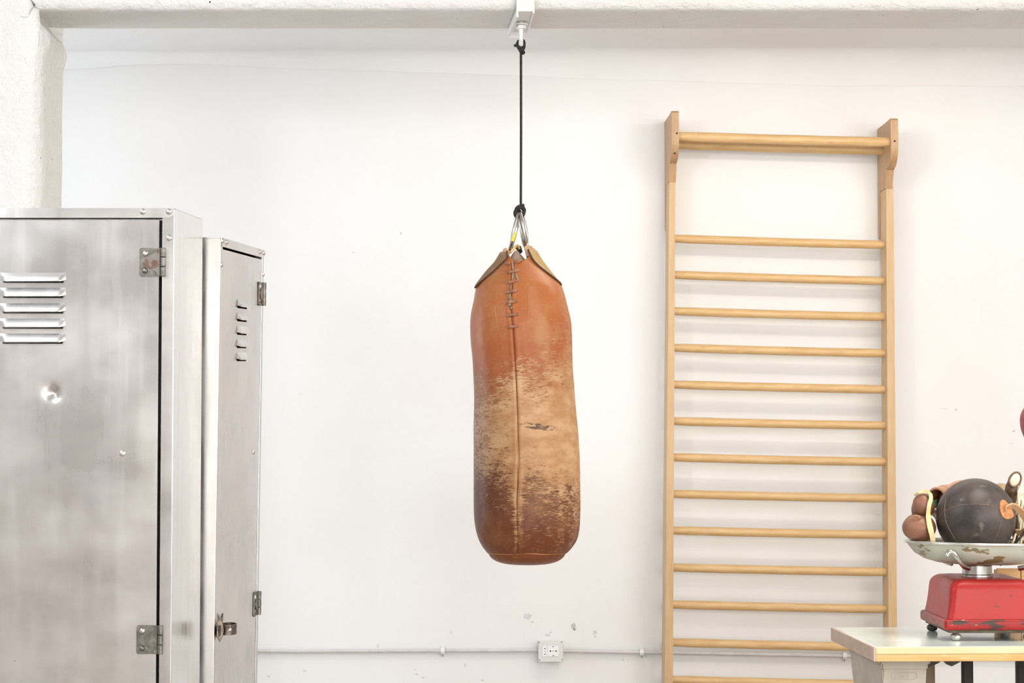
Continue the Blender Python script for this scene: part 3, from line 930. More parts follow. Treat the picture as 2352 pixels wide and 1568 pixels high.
# base cap below the bottom seam
bm = B()
c, r = ring_at(1269)
zbot = at(1210, 1296.5, YBAG).z
prof = []
for k in range(15):
    t = k / 14
    prof.append((max(0.001, (r - 0.003) * cos(t * pi / 2) ** 0.62), (c.z + 0.004) + (zbot - c.z - 0.004) * sin(t * pi / 2)))
b_lathe(bm, prof, (c.x, YBAG, 0), 128)
add('base_cap', bm, BAGL, bag, smooth=60)
bm = B()   # welted bottom seam
pts = []
for k in range(96):
    a = 2 * pi * k / 96
    d = (a if a < pi else a - 2 * pi)
    pts.append(V((c.x + (r - 0.001) * sin(a), c.y - (r - 0.001) * cos(a), c.z + 0.001 + 0.004 * exp(-(d / 0.25) ** 2))))
b_tube(bm, pts, 0.0022, 6, closed=True)
add('bottom_welt', bm, MAT('orange_welt', (0.50, 0.20, 0.07), rough=0.6), bag)
# dark seam cord in the groove below the lacing, and the slit above it
bm = B(); b_tube(bm, [bag_pt(lerp(SEAM, y)[0], y, -0.0024) for y in range(764, 1269, 6)], 0.0012, 6); add('front_seam', bm, SEAMD, bag)
bm = B(); b_tube(bm, [bag_pt(lerp(SEAM, y)[0], y, -0.0028) for y in range(607, 766, 4)], [0.0022 + 0.001 * abs(sin(y * 0.07)) for y in range(607, 766, 4)], 6); add('lacing_slit', bm, SEAMD, bag)
# laces
def lace(p, q, sag=0.004, r=0.0050, mat=LACEB, flat=0.7):
    bm = B()
    n = 9
    pts = []
    for k in range(n):
        t = k / (n - 1)
        px, py = p[0] + (q[0] - p[0]) * t, p[1] + (q[1] - p[1]) * t
        pts.append(bag_pt(px, py, -0.003 + (0.006 + sag) * sin(pi * t) ** 0.5))
    b_tube(bm, pts, [r * (0.75 + 0.25 * sin(pi * k / (n - 1))) for k in range(n)], 8, flat=flat)
    return add('lace', bm, mat, bag)
for p, q in (((1162, 612), (1171, 608)), ((1183, 609), (1198, 601)), ((1163, 633), (1193, 626)), ((1161, 657), (1190, 651)), ((1159, 679), (1189, 674)), ((1160, 703), (1189, 698)),
             ((1162, 731), (1191, 728)), ((1164, 757), (1191, 755))):
    lace(p, q)
for p, q in (((1177, 604), (1179, 627)), ((1179, 631), (1177, 652)), ((1183, 631), (1191, 653)), ((1175, 657), (1173, 676)), ((1172, 680), (1172, 697))):
    lace(p, q, 0.001, 0.0034, LACE_GREY)
bm = B()   # lace knot
for (px, py, rr) in ((1172, 691, 0.0062), (1174, 699, 0.0075), (1171, 707, 0.006), (1175, 714, 0.0045)):
    b_ball(bm, bag_pt(px, py, 0.004), (rr, rr * 0.8, rr * 0.9), 12, 8)
add('lace_knot', bm, LACE_GREY, bag)
# stitch lines on both sides of the lacing
for xs_, ya, yb in (((1217, 1211), 612, 745), ((1136, 1146), 705, 765)):
    bm = B()
    for y in range(ya, yb, 4):
        t = (y - ya) / (yb - ya)
        x = xs_[0] + (xs_[1] - xs_[0]) * t
        b_tube(bm, [bag_pt(x, y, 0.0008), bag_pt(x + 0.2, y + 2.4, 0.0008)], 0.0006, 5)
    add('stitch_line', bm, STITCH, bag, kind='stuff')
# reinforcement flaps on both flanks
def flap(side, edge, mat):
    rows = []
    ys = [e[0] for e in edge]
    n = 22
    for i in range(n + 1):
        py = ys[0] + (ys[-1] - ys[0]) * i / n
        c, r = ring_at(py)
        x = at(lerp(edge, py)[0], py, YBAG).x - c.x
        a0 = asin(max(-0.9999, min(0.9999, x / r)))
        a0 = max(-1.566, min(1.566, a0))
        row = []
        for k in range(25):
            a = a0 + (side * pi - 2 * a0) * k / 24 if side > 0 else a0 + (-pi - 2 * a0) * k / 24
            rr = r + 0.0055 + seam_profile(a, py) * 0.3
            row.append(V((c.x + rr * sin(a), c.y - rr * cos(a), c.z)))
        rows.append(row)
    bm = B()
    sheet(bm, rows, 0.005)
    fl_ = add('side_flap', bm, mat, bag, smooth=50)
    bm = B()
    b_tube(bm, [r_[0] + (r_[0] - r_[1]).normalized() * 0.0022 - V((0, -0.0012, 0)) for r_ in rows], 0.0026, 8)
    add('flap_shade_line', bm, FLAP_SHADE, fl_)  # thin dark tube drawn as the shade line along the flap's edge
    return fl_
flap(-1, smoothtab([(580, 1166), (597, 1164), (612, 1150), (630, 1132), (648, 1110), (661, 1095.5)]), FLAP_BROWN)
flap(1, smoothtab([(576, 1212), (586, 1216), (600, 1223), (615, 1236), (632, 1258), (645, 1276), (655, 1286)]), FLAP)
# tongue behind the lacing and folded liner
bm = B()
rows = []
for i in range(9):
    t = i / 8
    hw = 0.008 + 0.030 * min(1, t * 1.8)
    row = []
    for k in range(9):
        s = k / 8 * 2 - 1
        p = at(1190 - 4 * (1 - t), 576 + 56 * t, YBAG)
        row.append(V((p.x + s * hw, YBAG - 0.018 - 0.05 * t + 0.012 * s * s, p.z - 0.004 * s * s)))
    rows.append(row)
sheet(bm, rows, 0.004)
add('tongue', bm, TONGUE, bag, smooth=50)
bm = B()
b_tube(bm, [at(1186, 566, YBAG + 0.03), at(1192, 570, YBAG + 0.02), at(1196, 580, YBAG + 0.01)], [0.006, 0.009, 0.007], 10, flat=0.5)
add('liner_fold', bm, CUFF_DARK, bag)
bm = B()
b_tube(bm, spline([at(1172, 580, YBAG - 0.02), at(1181, 570, YBAG), at(1188, 564, YBAG + 0.01), at(1194, 572, YBAG + 0.01)], 4), 0.004, 8)
add('liner_fold', bm, FLAP, bag)
# folded tabs that hold the rings
for poly, mat in (([(1150, 584), (1162, 568), (1171, 577), (1167, 597), (1160, 591)], FLAP_BROWN), ([(1204, 566), (1211, 562), (1221, 565), (1236, 582), (1224, 585), (1210, 589)], FLAP_BROWN)):
    bm = B()
    b_prism(bm, [at(x, y, YBAG - 0.034) for x, y in poly], (0, 0.068, 0))
    bevel_all(bm, 0.004, 2)
    add('ring_tab', bm, mat, bag)
# three steel suspension rings, long and narrow, nearly edge-on
def link(p, q, half, side, off):
    a, b_ = at(p[0], p[1], YBAG + off), at(q[0], q[1], YBAG + off)
    c, ax = (a + b_) / 2, (b_ - a) / 2
    pts = []
    for k in range(40):
        t = 2 * pi * k / 40
        pts.append(c + ax * cos(t) + V(side) * half * sin(t))
    bm = B(); b_tube(bm, pts, 0.0052, 10, closed=True)
    return add('suspension_ring', bm, STEEL, bag)
r1 = link((1193, 486), (1172, 573), 0.030, (0.10, 1, 0), 0.0)
link((1193, 485), (1206, 566), 0.034, (-0.10, 1, 0), 0.0)
link((1196, 489), (1209, 566), 0.026, (0.30, 1, 0), 0.004)
bm = B()
pa, pb = at(1183, 533, YBAG - 0.027), at(1176.5, 554, YBAG - 0.0285)
b_tube(bm, [pa + (pb - pa) * k / 4 for k in range(5)], 0.0060, 12); add('yellow_tape', bm, TAPE, bag, label='yellow tape around a ring')

# hanging cord with its two knots
cord = thing('hanging_cord', 'thin black cord knotted between beam bracket and punching bag', 'cord', at(1197, 480, YBAG))
bm = B(); b_tube(bm, [at(1196.5, 112, YBAG), at(1196.8, 300, YBAG), at(1196.2, 480, YBAG)], 0.0040, 12); add('straight_cord', bm, ROPE, cord)
bm = B()
b_tube(bm, spline([at(1191.0, 94, YBAG + 0.004), at(1188, 101, YBAG - 0.012), at(1190, 109, YBAG - 0.016), at(1197, 117, YBAG - 0.012), at(1203, 111, YBAG + 0.002), at(1204.5, 103, YBAG + 0.004), at(1203, 94, YBAG + 0.006),
                   at(1197, 93, YBAG + 0.014), at(1191, 94, YBAG + 0.004)], 6), 0.0042, 10)
b_tube(bm, spline([at(1182, 104.5, YBAG - 0.010), at(1187, 105, YBAG - 0.014), at(1195, 110, YBAG - 0.018), at(1201, 117, YBAG - 0.012), at(1203, 121, YBAG - 0.004), at(1198, 123, YBAG)], 6), 0.0046, 10)
b_tube(bm, spline([at(1189, 105, YBAG - 0.012), at(1196, 107.5, YBAG - 0.016), at(1203, 106, YBAG - 0.010)], 5), 0.0050, 10)
b_ball(bm, at(1197, 114, YBAG - 0.006), (0.0085, 0.0085, 0.011), 14, 10)
add('top_knot', bm, ROPE, cord)
bm = B()
pts = []
for k in range(30):
    t = k / 29 * 2 * pi * 0.96 + 0.4
    c = at(1194.5, 487, YBAG)
    pts.append(c + V((cos(t) * 0.0115, -0.010 * sin(t * 0.5), sin(t) * 0.0135)))
b_tube(bm, pts, 0.0052, 10)
b_tube(bm, spline([at(1184, 486, YBAG - 0.010), at(1188, 477, YBAG - 0.015), at(1196, 473, YBAG - 0.014), at(1203, 471.5, YBAG - 0.010)], 6), 0.0056, 10)
b_tube(bm, spline([at(1190, 479, YBAG - 0.014), at(1198, 476, YBAG - 0.012), at(1204, 480, YBAG - 0.002), at(1203, 490, YBAG + 0.006), at(1199, 498, YBAG + 0.004)], 6), 0.0054, 10)
b_tube(bm, spline([at(1183, 484, YBAG - 0.008), at(1183, 493, YBAG - 0.006), at(1187, 500, YBAG + 0.002)], 6), 0.0050, 10)
add('lower_knot', bm, ROPE, cord)

# ------------------------------------------------------------------ beam bracket with hook
brk = thing('beam_bracket', 'white painted steel bracket with hook bolted under the beam', 'bracket', at(1200, 20, YB))
fx0, fx1 = at(1186, 20, YB - 0.008).x, at(1228, 20, YB - 0.008).x
zlow = at(1200, 27, YB - 0.01).z
bm = B(); b_box(bm, (fx0, YB - 0.016, zlow), (fx1, YB - 0.006, ZC - 0.01), 0.0015); add('front_strap', bm, WHITE_STEEL, brk)
rx0, rx1 = at(1166, 66, YB2).x, at(1213, 66, YB2).x
def skew(bm, xa, xb, xc, xd, ya, yb, za, zc_):
    vs = [bm.verts.new(p) for p in ((xa, ya, za), (xb, ya, za), (xd, yb, za), (xc, yb, za), (xa, ya, zc_), (xb, ya, zc_), (xd, yb, zc_), (xc, yb, zc_))]
    for f in ((0, 1, 2, 3), (7, 6, 5, 4), (0, 4, 5, 1), (1, 5, 6, 2), (2, 6, 7, 3), (3, 7, 4, 0)):
        bm.faces.new([vs[k] for k in f])
bm = B(); skew(bm, fx0, fx1, rx0, rx1, YB - 0.012, YB2 + 0.004, zb - 0.011, zb - 0.003); bevel_all(bm, 0.001, 1); add('base_plate', bm, WHITE_STEEL, brk)
bm = B(); skew(bm, fx0, fx0 + 0.006, rx0, rx0 + 0.006, YB - 0.012, YB2 + 0.004, zb - 0.028, zb - 0.008); bevel_all(bm, 0.001, 1); add('flange', bm, WHITE_STEEL, brk)
bm = B(); skew(bm, fx1 - 0.006, fx1, rx1 - 0.006, rx1, YB - 0.012, YB2 + 0.004, zb - 0.016, zb - 0.008); bevel_all(bm, 0.001, 1); add('flange', bm, WHITE_STEEL, brk)
bm = B(); b_box(bm, (rx0, YB2 - 0.004, zb - 0.030), (rx0 + 0.034, YB2 + 0.004, zb - 0.008), 0.0012); add('end_plate', bm, WHITE_STEEL, brk)
hk = at(1196.5, 60, YBAG)
bm = B(); b_tube(bm, spline([V((hk.x, YBAG + 0.002, zb - 0.006)), V((hk.x, YBAG + 0.002, at(1196, 90, YBAG).z)), V((hk.x, YBAG - 0.004, at(1196, 102, YBAG).z)), V((hk.x, YBAG - 0.016, at(1196, 105, YBAG).z)), V((hk.x, YBAG - 0.026, at(1196, 99, YBAG).z))], 6), 0.0070, 12)
add('hook', bm, WHITE_STEEL, brk)
bm = B(); b_lathe(bm, [(0.013, -0.006), (0.015, -0.005), (0.015, 0.005), (0.013, 0.006)], (hk.x, YBAG + 0.002, at(1196, 62, YBAG).z), 6); add('hex_nut', bm, WHITE_STEEL, brk)
bm = B(); b_lathe(bm, [(0.020, -0.0015), (0.020, 0.0015)], (hk.x, YBAG + 0.002, at(1196, 56, YBAG).z), 20); add('washer', bm, WHITE_STEEL, brk)

# ------------------------------------------------------------------ gym ladder (wall bars)
YW = 8.6
def ystand(py):          # depth of the rung plane: leans a little out from the wall towards the floor
    return 8.512 - 0.045 * max(0.0, (py - 420) / 1100.0)
lad = thing('gym_ladder', 'honey coloured wooden gymnastic wall ladder with round rungs', 'wall bars', (at(1800, 1300, 8.5).x, 8.5, 0))
UD = 0.050               # half depth of an upright
def lean_x(tab, py):
    return lerp(tab, py)[0]
LEFT_F = [(420, 1537.5), (1568, 1526.5)]; LEFT_R = [(420, 1551), (1568, 1545.5)]
RIGHT_F = [(435, 2035.5), (1568, 2041.5)]; RIGHT_R = [(435, 2052), (1568, 2061.5)]
def upright(fl, frr, top):
    ytop, ybot = top, 1690
    bm = B()
    vs = []
    for py in (ytop, ybot):
        y = ystand(py)
        z = at(1500, py, y).z if py == ytop else 0.0
        # project the lean linearly to the floor
        xa, xb = at(fl[0][1] + (fl[1][1] - fl[0][1]) * (py - fl[0][0]) / (fl[1][0] - fl[0][0]), py, y - UD).x, at(frr[0][1] + (frr[1][1] - frr[0][1]) * (py - frr[0][0]) / (frr[1][0] - frr[0][0]), py, y - UD).x
        tw = 0.05 * 2 * UD
        for (dx, dyy) in ((xa, -UD), (xb, -UD), (xb - tw, UD), (xa - tw, UD)):
            vs.append(bm.verts.new((dx, y + dyy, z)))
    bm.faces.new(vs[0:4]); bm.faces.new(vs[4:8][::-1])
    for k in range(4):
        bm.faces.new((vs[k], vs[(k + 1) % 4], vs[4 + (k + 1) % 4], vs[4 + k]))
    bevel_all(bm, 0.004, 2)
    add('upright', bm, WOODV, lad)
upright(LEFT_F, LEFT_R, 416)
upright(RIGHT_F, RIGHT_R, 431)
# top brackets, shaped boards that reach from the wall out to the front grip bar
def bracket(xfl, xfr, y_top, y_back, y_round, y_step, y_end):
    Yf, Yw_ = 8.352, 8.596
    zt, zbk, zr, zs, ze = at(1500, y_top, Yf).z, at(1500, y_back, Yw_).z, at(1500, y_round, Yf).z, at(1500, y_step, ystand(y_step) - UD).z, at(1500, y_end, Yw_).z
    Xa, Xb = at(xfl, y_top + 40, Yf).x, at(xfr, y_top + 40, Yf).x
    ys = ystand(y_step)
    prof = [(Yf + 0.010, zt), (Yf + 0.07, zt - 0.004), (Yw_, zbk), (Yw_, ze), (ys + UD + 0.001, ze), (ys + UD + 0.001, zs), (ys - UD - 0.004, zs), (ys - UD - 0.012, zs + 0.03), (ys - UD - 0.03, zs + 0.07), (Yf + 0.035, zr - 0.03), (Yf + 0.008, zr), (Yf, zr + 0.03), (Yf - 0.002, zt - 0.07), (Yf, zt - 0.008)]
    bm = B()
    b_prism(bm, [V((Xa - (y - Yf) * 0.045, y, z)) for y, z in prof], (Xb - Xa, 0, 0))
    bevel_all(bm, 0.003, 2, 50)
    add('top_bracket', bm, WOODB, lad)
bracket(1543, 1559.5, 254, 280, 345, 418, 530)
bracket(2046, 2063, 271, 297, 358, 433, 548)
RUNG = [(548, 562), (631, 645), (714.5, 727.5), (798.5, 811), (883, 894), (967, 977), (1050, 1060.5), (1134, 1144), (1218, 1227.5), (1303, 1313), (1388, 1398), (1475, 1486), (1561, 1572)]
def rung(xl, yl, xr, yr, Yl, Yr, r, k):
    a, b_ = at(xl, yl, Yl), at(xr, yr, Yr)
    bm = B()
    n = 13
    pts = [a + (b_ - a) * (i / (n - 1)) + V((0, 0, -0.0016 * sin(pi * i / (n - 1)))) for i in range(n)]
    b_tube(bm, pts, [r * (0.90 if i in (0, n - 1) else 1 + 0.02 * sin(i * 1.7 + k)) for i in range(n)], 20)
    add('rung', bm, WOOD, lad)
for k, (yl, yr) in enumerate(RUNG):
    xl = LEFT_R[0][1] + (LEFT_R[1][1] - LEFT_R[0][1]) * (yl - 420) / 1148 - 6
    xr = RIGHT_F[0][1] + (RIGHT_F[1][1] - RIGHT_F[0][1]) * (yr - 435) / 1133 + 6
    rung(xl, yl - 0.3, xr, yr + 0.3, ystand(yl), ystand(yr), 0.0172, k)
for k in range(2):      # two more rungs below the frame
    yl = 1561 + 86 * (k + 1)
    a_ = at(1541, yl, ystand(yl))
    if a_.z > 0.08:
        rung(1539, yl, 2047, yl + 11, ystand(yl), ystand(yl), 0.0172, k)
rung(1553, 313, 2052, 326.5, 8.39, 8.39, 0.0195, 3)
rung(1551, 332, 2028, 346, 8.50, 8.50, 0.0180, 5)
for (px, py) in ((1554.5, 306), (2055, 324), (1550, 352)):
    bm = B(); b_dome(bm, at(px, py, 8.3505), 0.004, 0.0012); add('screw_hole', bm, BLACK, lad)

# ------------------------------------------------------------------ conduit, clips and socket
def pipe(p, q, label):
    a, b_ = at(*p, YW - 0.017), at(*q, YW - 0.017)
    bm = B()
    n = 24
    pts = [a + (b_ - a) * k / n + V((0, 0, 0.002 * noise.noise(V((k * 0.35, p[0], 0))))) for k in range(n + 1)]
    b_tube(bm, pts, 0.0078, 14)
    tag(add('conduit_pipe', bm, CONDUIT), label, 'pipe')
pipe((330, 1496), (1240, 1493), 'grey conduit pipe along the wall between lockers and socket')
pipe((1290, 1494), (3600, 1536), 'grey conduit pipe running from the socket behind the wooden ladder')
for k, (px, py) in enumerate(((1017, 1494.5), (1474, 1497.5), (1940, 1506))):
    c = at(px, py, YW - 0.017)
    t = thing('pipe_clip', ('white pipe clip on the conduit between lockers and socket', 'white pipe clip on the conduit between socket and wooden ladder', 'white pipe clip on the conduit beside the table corner')[k],
              'clip', (c.x, YW, c.z))
    bm = B()
    pts = [c + V((0, -0.0095 * cos(a), 0.0105 * sin(a))) for a in [radians(d) for d in range(-150, 151, 20)]]
    rr = []
    for p in pts:
        rr.append([bm.verts.new(p + V((dx, 0, 0))) for dx in (-0.008, 0.008)] + [bm.verts.new(c + (p - c) * 1.25 + V((dx, 0, 0))) for dx in (0.008, -0.008)])
    for a, b_ in zip(rr, rr[1:]):
        for q in range(4):
            bm.faces.new((a[q], a[(q + 1) % 4], b_[(q + 1) % 4], b_[q]))
    bm.faces.new(rr[0]); bm.faces.new(rr[-1])
    add('clip_ring', bm, CLIP, t)
    bm = B(); b_box(bm, (c.x - 0.007, YW - 0.006, c.z - 0.024), (c.x + 0.007, YW + 0.0, c.z + 0.018), 0.002); add('clip_base', bm, CLIP, t)
    bm = B(); b_dome(bm, (c.x, YW - 0.006, c.z - 0.0185), 0.004, 0.003); add('screw', bm, STEEL, t)
bx0, bx1 = at(1235.5, 1470, YW).x, at(1293.5, 1470, YW).x
bz1, bz0 = at(1264, 1470, YW - 0.04).z, at(1264, 1520, YW - 0.04).z
sk = thing('socket_box', 'pale grey electrical socket box mounted on the wall conduit', 'socket', ((bx0 + bx1) / 2, YW, bz0))
def tapered(bm, xa, xb, za, zc_, y_back, y_front, inset, bev):
    vs = [bm.verts.new(p) for p in ((xa, y_back, za), (xb, y_back, za), (xb, y_back, zc_), (xa, y_back, zc_), (xa + inset, y_front, za + inset), (xb - inset, y_front, za + inset), (xb - inset, y_front, zc_ - inset), (xa + inset, y_front, zc_ - inset))]
    for f in ((0, 1, 2, 3), (7, 6, 5, 4), (0, 4, 5, 1), (1, 5, 6, 2), (2, 6, 7, 3), (3, 7, 4, 0)):
        bm.faces.new([vs[k] for k in f])
    bevel_all(bm, bev, 2)
bm = B(); tapered(bm, bx0 + 0.006, bx1 - 0.006, bz0 + 0.004, bz1 - 0.004, YW, YW - 0.046, 0.0, 0.003); add('back_box', bm, BOXGREY, sk)
bm = B(); tapered(bm, bx0, bx1, bz0, bz1, YW - 0.044, YW - 0.054, 0.003, 0.003); add('cover_plate', bm, BOXGREY, sk)
def sp(px, py): return at(px, py, YW - 0.054)
for (px, py) in ((1238.3, 1475), (1290, 1474.3), (1239.2, 1515.3), (1290.4, 1514.5)):
    p = sp(px, py); bm = B(); b_dome(bm, (p.x, YW - 0.0535, p.z), 0.0034, 0.0012); add('screw', bm, SCREW, sk)
for (xa, xb) in ((1246, 1256.5), (1257.3, 1283)):
    a, b_ = sp(xa, 1507), sp(xb, 1483)
    bm = B(); b_box(bm, (a.x, YW - 0.0565, a.z), (b_.x, YW - 0.050, b_.z), 0.0008)
    ins = add('socket_insert', bm, WHITEP, sk)
    holes = ((1251.5, 1489, 1.0), (1251.5, 1495.5, .8), (1251.5, 1502, 1.0)) if xa < 1250 else ((1264.2, 1494.6, 1.3), (1270.5, 1494.6, .8), (1277, 1494.5, 1.3), (1270.4, 1484.6, 0.9), (1270.8, 1505.2, 0.9))
    for (px, py, s) in holes:
        p = sp(px, py); bm = B(); b_dome(bm, (p.x, YW - 0.0564, p.z), 0.0026 * s, 0.0004, n=10); add('pin_hole', bm, HOLE, ins)

# ------------------------------------------------------------------ table
TZ = at(2010, 1486, 5.0).z
TC = V((at(2010, 1486, 5.0).x, 5.0, 0))
TROT = radians(2.2)
tab = thing('work_table', 'table with pale mint laminate top and raw wooden edges', 'table', TC, local=True)
tab.rotation_euler = (0, 0, TROT)
TL, TD, TT = 1.25, 0.53, 0.0335
bm = B(); b_box(bm, (0.003, 0.012, TZ - TT + 0.001), (TL, TD, TZ), 0.0015, 1); add('laminate_top', bm, LAMINATE, tab)
bm = B(); b_box(bm, (0.002, 0.0, TZ - 0.0165), (TL, 0.0118, TZ - 0.0004), 0.0012, 1); add('front_edging', bm, EDGE_PALE, tab)
bm = B(); b_box(bm, (0.002, 0.0005, TZ - TT), (TL, 0.0118, TZ - 0.0168), 0.0012, 1); add('front_edging', bm, EDGE_OAK, tab)
bm = B(); b_box(bm, (-0.004, 0.001, TZ - TT), (0.0028, TD, TZ - 0.0006), 0.001, 1); add('end_edging', bm, EDGE_SHADED, tab)
M4 = Matrix.Translation(TC) @ Matrix.Rotation(TROT, 4, 'Z')
MI = M4.inverted()
def tl(px, py, Y):       # pixel -> table-local point
    return MI @ at(px, py, Y)
# cast pedestal under the table's end
pa, pb = tl(2019, 1524, 5.06), tl(2139, 1524, 5.06)
pd = tl(1957, 1512, 5.455)
bm = B()
zt_ = TZ - TT
secs = [(0.0, 0.0), (0.012, 0.0), (0.0121, 0.005), (0.024, 0.0055), (0.0245, 0.008), (0.06, 0.011), (0.20, 0.024), (0.33, 0.034), (0.47, 0.036), (0.60, 0.020), (zt_ - 0.03, 0.0), (zt_ - 0.0005, -0.004)]
rings = []
for d, ins in secs:
    z = zt_ - d
    ya, yb_ = pa.y + ins * 0.6, pd.y - ins
    ring = [(pa.x + ins, ya), (pb.x - ins, ya), (pb.x - ins, yb_), (pa.x + ins, yb_)]
    rings.append([bm.verts.new((x, y, z)) for x, y in ring])
for a, b_ in zip(rings, rings[1:]):
    for k in range(4):
        bm.faces.new((a[k], a[(k + 1) % 4], b_[(k + 1) % 4], b_[k]))
bm.faces.new(rings[0]); bm.faces.new(rings[-1])
es = [e for e in bm.edges if abs(e.verts[0].co.z - e.verts[1].co.z) > 0.003]
bmesh.ops.bevel(bm, geom=es, offset=0.005, segments=2, affect='EDGES')
ped = add('pedestal', bm, PEDESTAL, tab, label='grey beige tapered pedestal with embossed plate')
# embossed oval plate with its worn lettering
ec = tl(2077, 1552, 5.06 + 0.0075); ehw, ehh = 0.031, 0.0078
def oval(hw, hh, n=10):
    pts = []
    for cx_, a0 in ((hw - hh, -pi / 2), (-(hw - hh), pi / 2)):
        for k in range(n + 1):
            a = a0 + pi * k / n
            pts.append((cx_ + hh * cos(a), hh * sin(a)))
    return pts
yface = lambda z: pa.y + 0.6 * lerp([(0.0245, 0.008), (0.06, 0.011), (0.20, 0.024)], zt_ - z)[0]
bm = B()
b_tube(bm, [V((ec.x + x, yface(ec.z + z) - 0.0002, ec.z + z)) for x, z in oval(ehw, ehh)], 0.0009, 6, closed=True)
add('embossed_border', bm, PEDESTAL, ped)
tc_ = bpy.data.curves.new('relief', 'FONT')
tc_.body = 'S/FB'; tc_.size = 0.0135; tc_.extrude = 0.0006; tc_.align_x = 'CENTER'; tc_.align_y = 'CENTER'; tc_.space_character = 1.15
to = bpy.data.objects.new('relief', tc_); COL.objects.link(to)
dg = bpy.context.evaluated_depsgraph_get()
me = bpy.data.meshes.new_from_object(to.evaluated_get(dg))
bpy.data.objects.remove(to)
me.transform(Matrix.Translation((ec.x, yface(ec.z) - 0.0003, ec.z)) @ Matrix.Rotation(pi / 2, 4, 'X'))
add('embossed_lettering', me, PEDESTAL, ped, smooth=0)
# the matching pedestal under the table's other end
ped2 = ped.copy()
COL.objects.link(ped2)
ped2.parent = tab
ped2.location = (TL - pb.x - pa.x, 0, 0)
# legs and gussets
def leg(xa, xb, Y, dep, mat, nm='leg'):
    a, b_ = tl(xa, 1530, Y), tl(xb, 1530, Y)
    bm = B(); b_box(bm, (a.x, a.y, 0.0), (b_.x, a.y + dep, zt_ - 0.0005), 0.002); add(nm, bm, mat, tab)
leg(2127, 2148, 5.40, 0.05, BROWN_WOOD)
leg(2214, 2236, 5.20, 0.030, DARK_STEEL)
leg(2339, 2362, 5.20, 0.030, DARK_STEEL)
for poly in ([(2130, 1514), (2164, 1514), (2158, 1521), (2148, 1526), (2130, 1534)], [(2163, 1514), (2210, 1514), (2205, 1520), (2186, 1530), (2176, 1526)]):
    bm = B(); b_prism(bm, [tl(x, y, 5.13) for x, y in poly], (0, 0.012, 0))
    for v in bm.verts: v.co.z = min(v.co.z, zt_ - 0.0004)
    add('gusset', bm, GUSSET, tab)

# ------------------------------------------------------------------ kitchen scale
SX0, SX1, SY0, SY1 = 1.046, 1.268, 5.150, 5.450
scl = thing('platform_scale', 'worn red enamel scale with metal pan on mint table', 'scale', ((SX0 + SX1) / 2, (SY0 + SY1) / 2, TZ))
zf0, zf1, zt1 = TZ + 0.022, TZ + 0.052, TZ + 0.146
def rrect(x0_, x1_, y0_, y1_, r, z, n=6):
    out = []
    for cx_, cy_, a0 in ((x1_ - r, y1_ - r, 0), (x0_ + r, y1_ - r, pi / 2), (x0_ + r, y0_ + r, pi), (x1_ - r, y0_ + r, 1.5 * pi)):
        for k in range(n + 1):
            a = a0 + pi / 2 * k / n
            out.append(V((cx_ + r * cos(a), cy_ + r * sin(a), z)))
    return out
bm = B()
rings = []
hh_, rs = zt1 - zf1, 0.030
prof = [(0.0, zf1 - 0.004), (0.0005, zf1), (0.003, zf1 + 0.012), (0.006, zf1 + 0.03)] 
prof += [(0.010 + rs * (1 - cos(a)) * 0.9, zt1 - rs * 0.9 + rs * 0.9 * sin(a)) for a in [pi / 2 * k / 7 for k in range(8)]]
for ins, z in prof:
    rings.append([bm.verts.new(p) for p in rrect(SX0 + ins, SX1 - ins, SY0 + ins * 0.9, SY1 - ins * 0.9, 0.016 + ins * 0.3, z)])
for a, b_ in zip(rings, rings[1:]):
    for k in range(len(a)):
        bm.faces.new((a[k], a[(k + 1) % len(a)], b_[(k + 1) % len(a)], b_[k]))
bm.faces.new(rings[-1])
add('housing', bm, RED, scl, smooth=60)
bm = B(); b_box(bm, (SX0 - 0.008, SY0 - 0.008, zf0 + 0.004), (SX1 + 0.008, SY1 + 0.006, zf1), 0.007, 3); add('base_flange', bm, RED_CHIP, scl)
bm = B(); b_box(bm, (SX0 + 0.004, SY0 + 0.004, zf0 - 0.003), (SX1 - 0.004, SY1 - 0.004, zf0 + 0.006), 0.002); add('underside', bm, UNDER, scl)
for (x, y, mt) in ((SX0 + 0.024, SY0 + 0.022, LEAD), (SX0 + 0.018, SY1 - 0.02, BLACKFOOT), (SX1 - 0.022, SY0 + 0.022, LEAD), (SX1 - 0.02, SY1 - 0.02, BLACKFOOT)):
    bm = B(); b_lathe(bm, [(0.006, 0.0), (0.0115, 0.002), (0.0140, 0.008), (0.0125, 0.0135), (0.0075, 0.017), (0.006, 0.021)], (x, y, TZ), 18); add('foot', bm, mt, scl)
NX, NY = at(2244, 1310, 5.30).x, 5.30
zp = TZ + 0.176
bm = B(); b_lathe(bm, [(0.039, zt1 - 0.003), (0.039, zt1 + 0.004), (0.0365, zt1 + 0.006), (0.0365, zp - 0.004), (0.040, zp)], (NX, NY, 0), 36); add('neck', bm, STEEL, scl)
PX, PY = at(2262, 1250, 5.30).x, 5.30
zr = at(2078, 1243, 5.30).z
phx = PX - at(2079, 1243, 5.30).x
bm = B()
prof = [(0.0, zp - zr), (0.42, zp - zr + 0.0005), (0.60, zp - zr + 0.004), (0.76, zp - zr + 0.013), (0.88, zp - zr + 0.027), (0.955, -0.010), (0.985, -0.002), (0.985, 0.0), (0.94, -0.008), (0.86, zp - zr + 0.030), (0.74, zp - zr + 0.016), (0.58, zp - zr + 0.007), (0.3, zp - zr + 0.004), (0.001, zp - zr + 0.004)]
rings = []
TILT = 0.010
for r, h in prof:
    rings.append([bm.verts.new((PX + phx * max(r, 0.002) * cos(a), PY + 0.160 * max(r, 0.002) * sin(a), zr + h - TILT * phx * r * cos(a) - 0.0)) for a in [2 * pi * k / 72 for k in range(72)]])
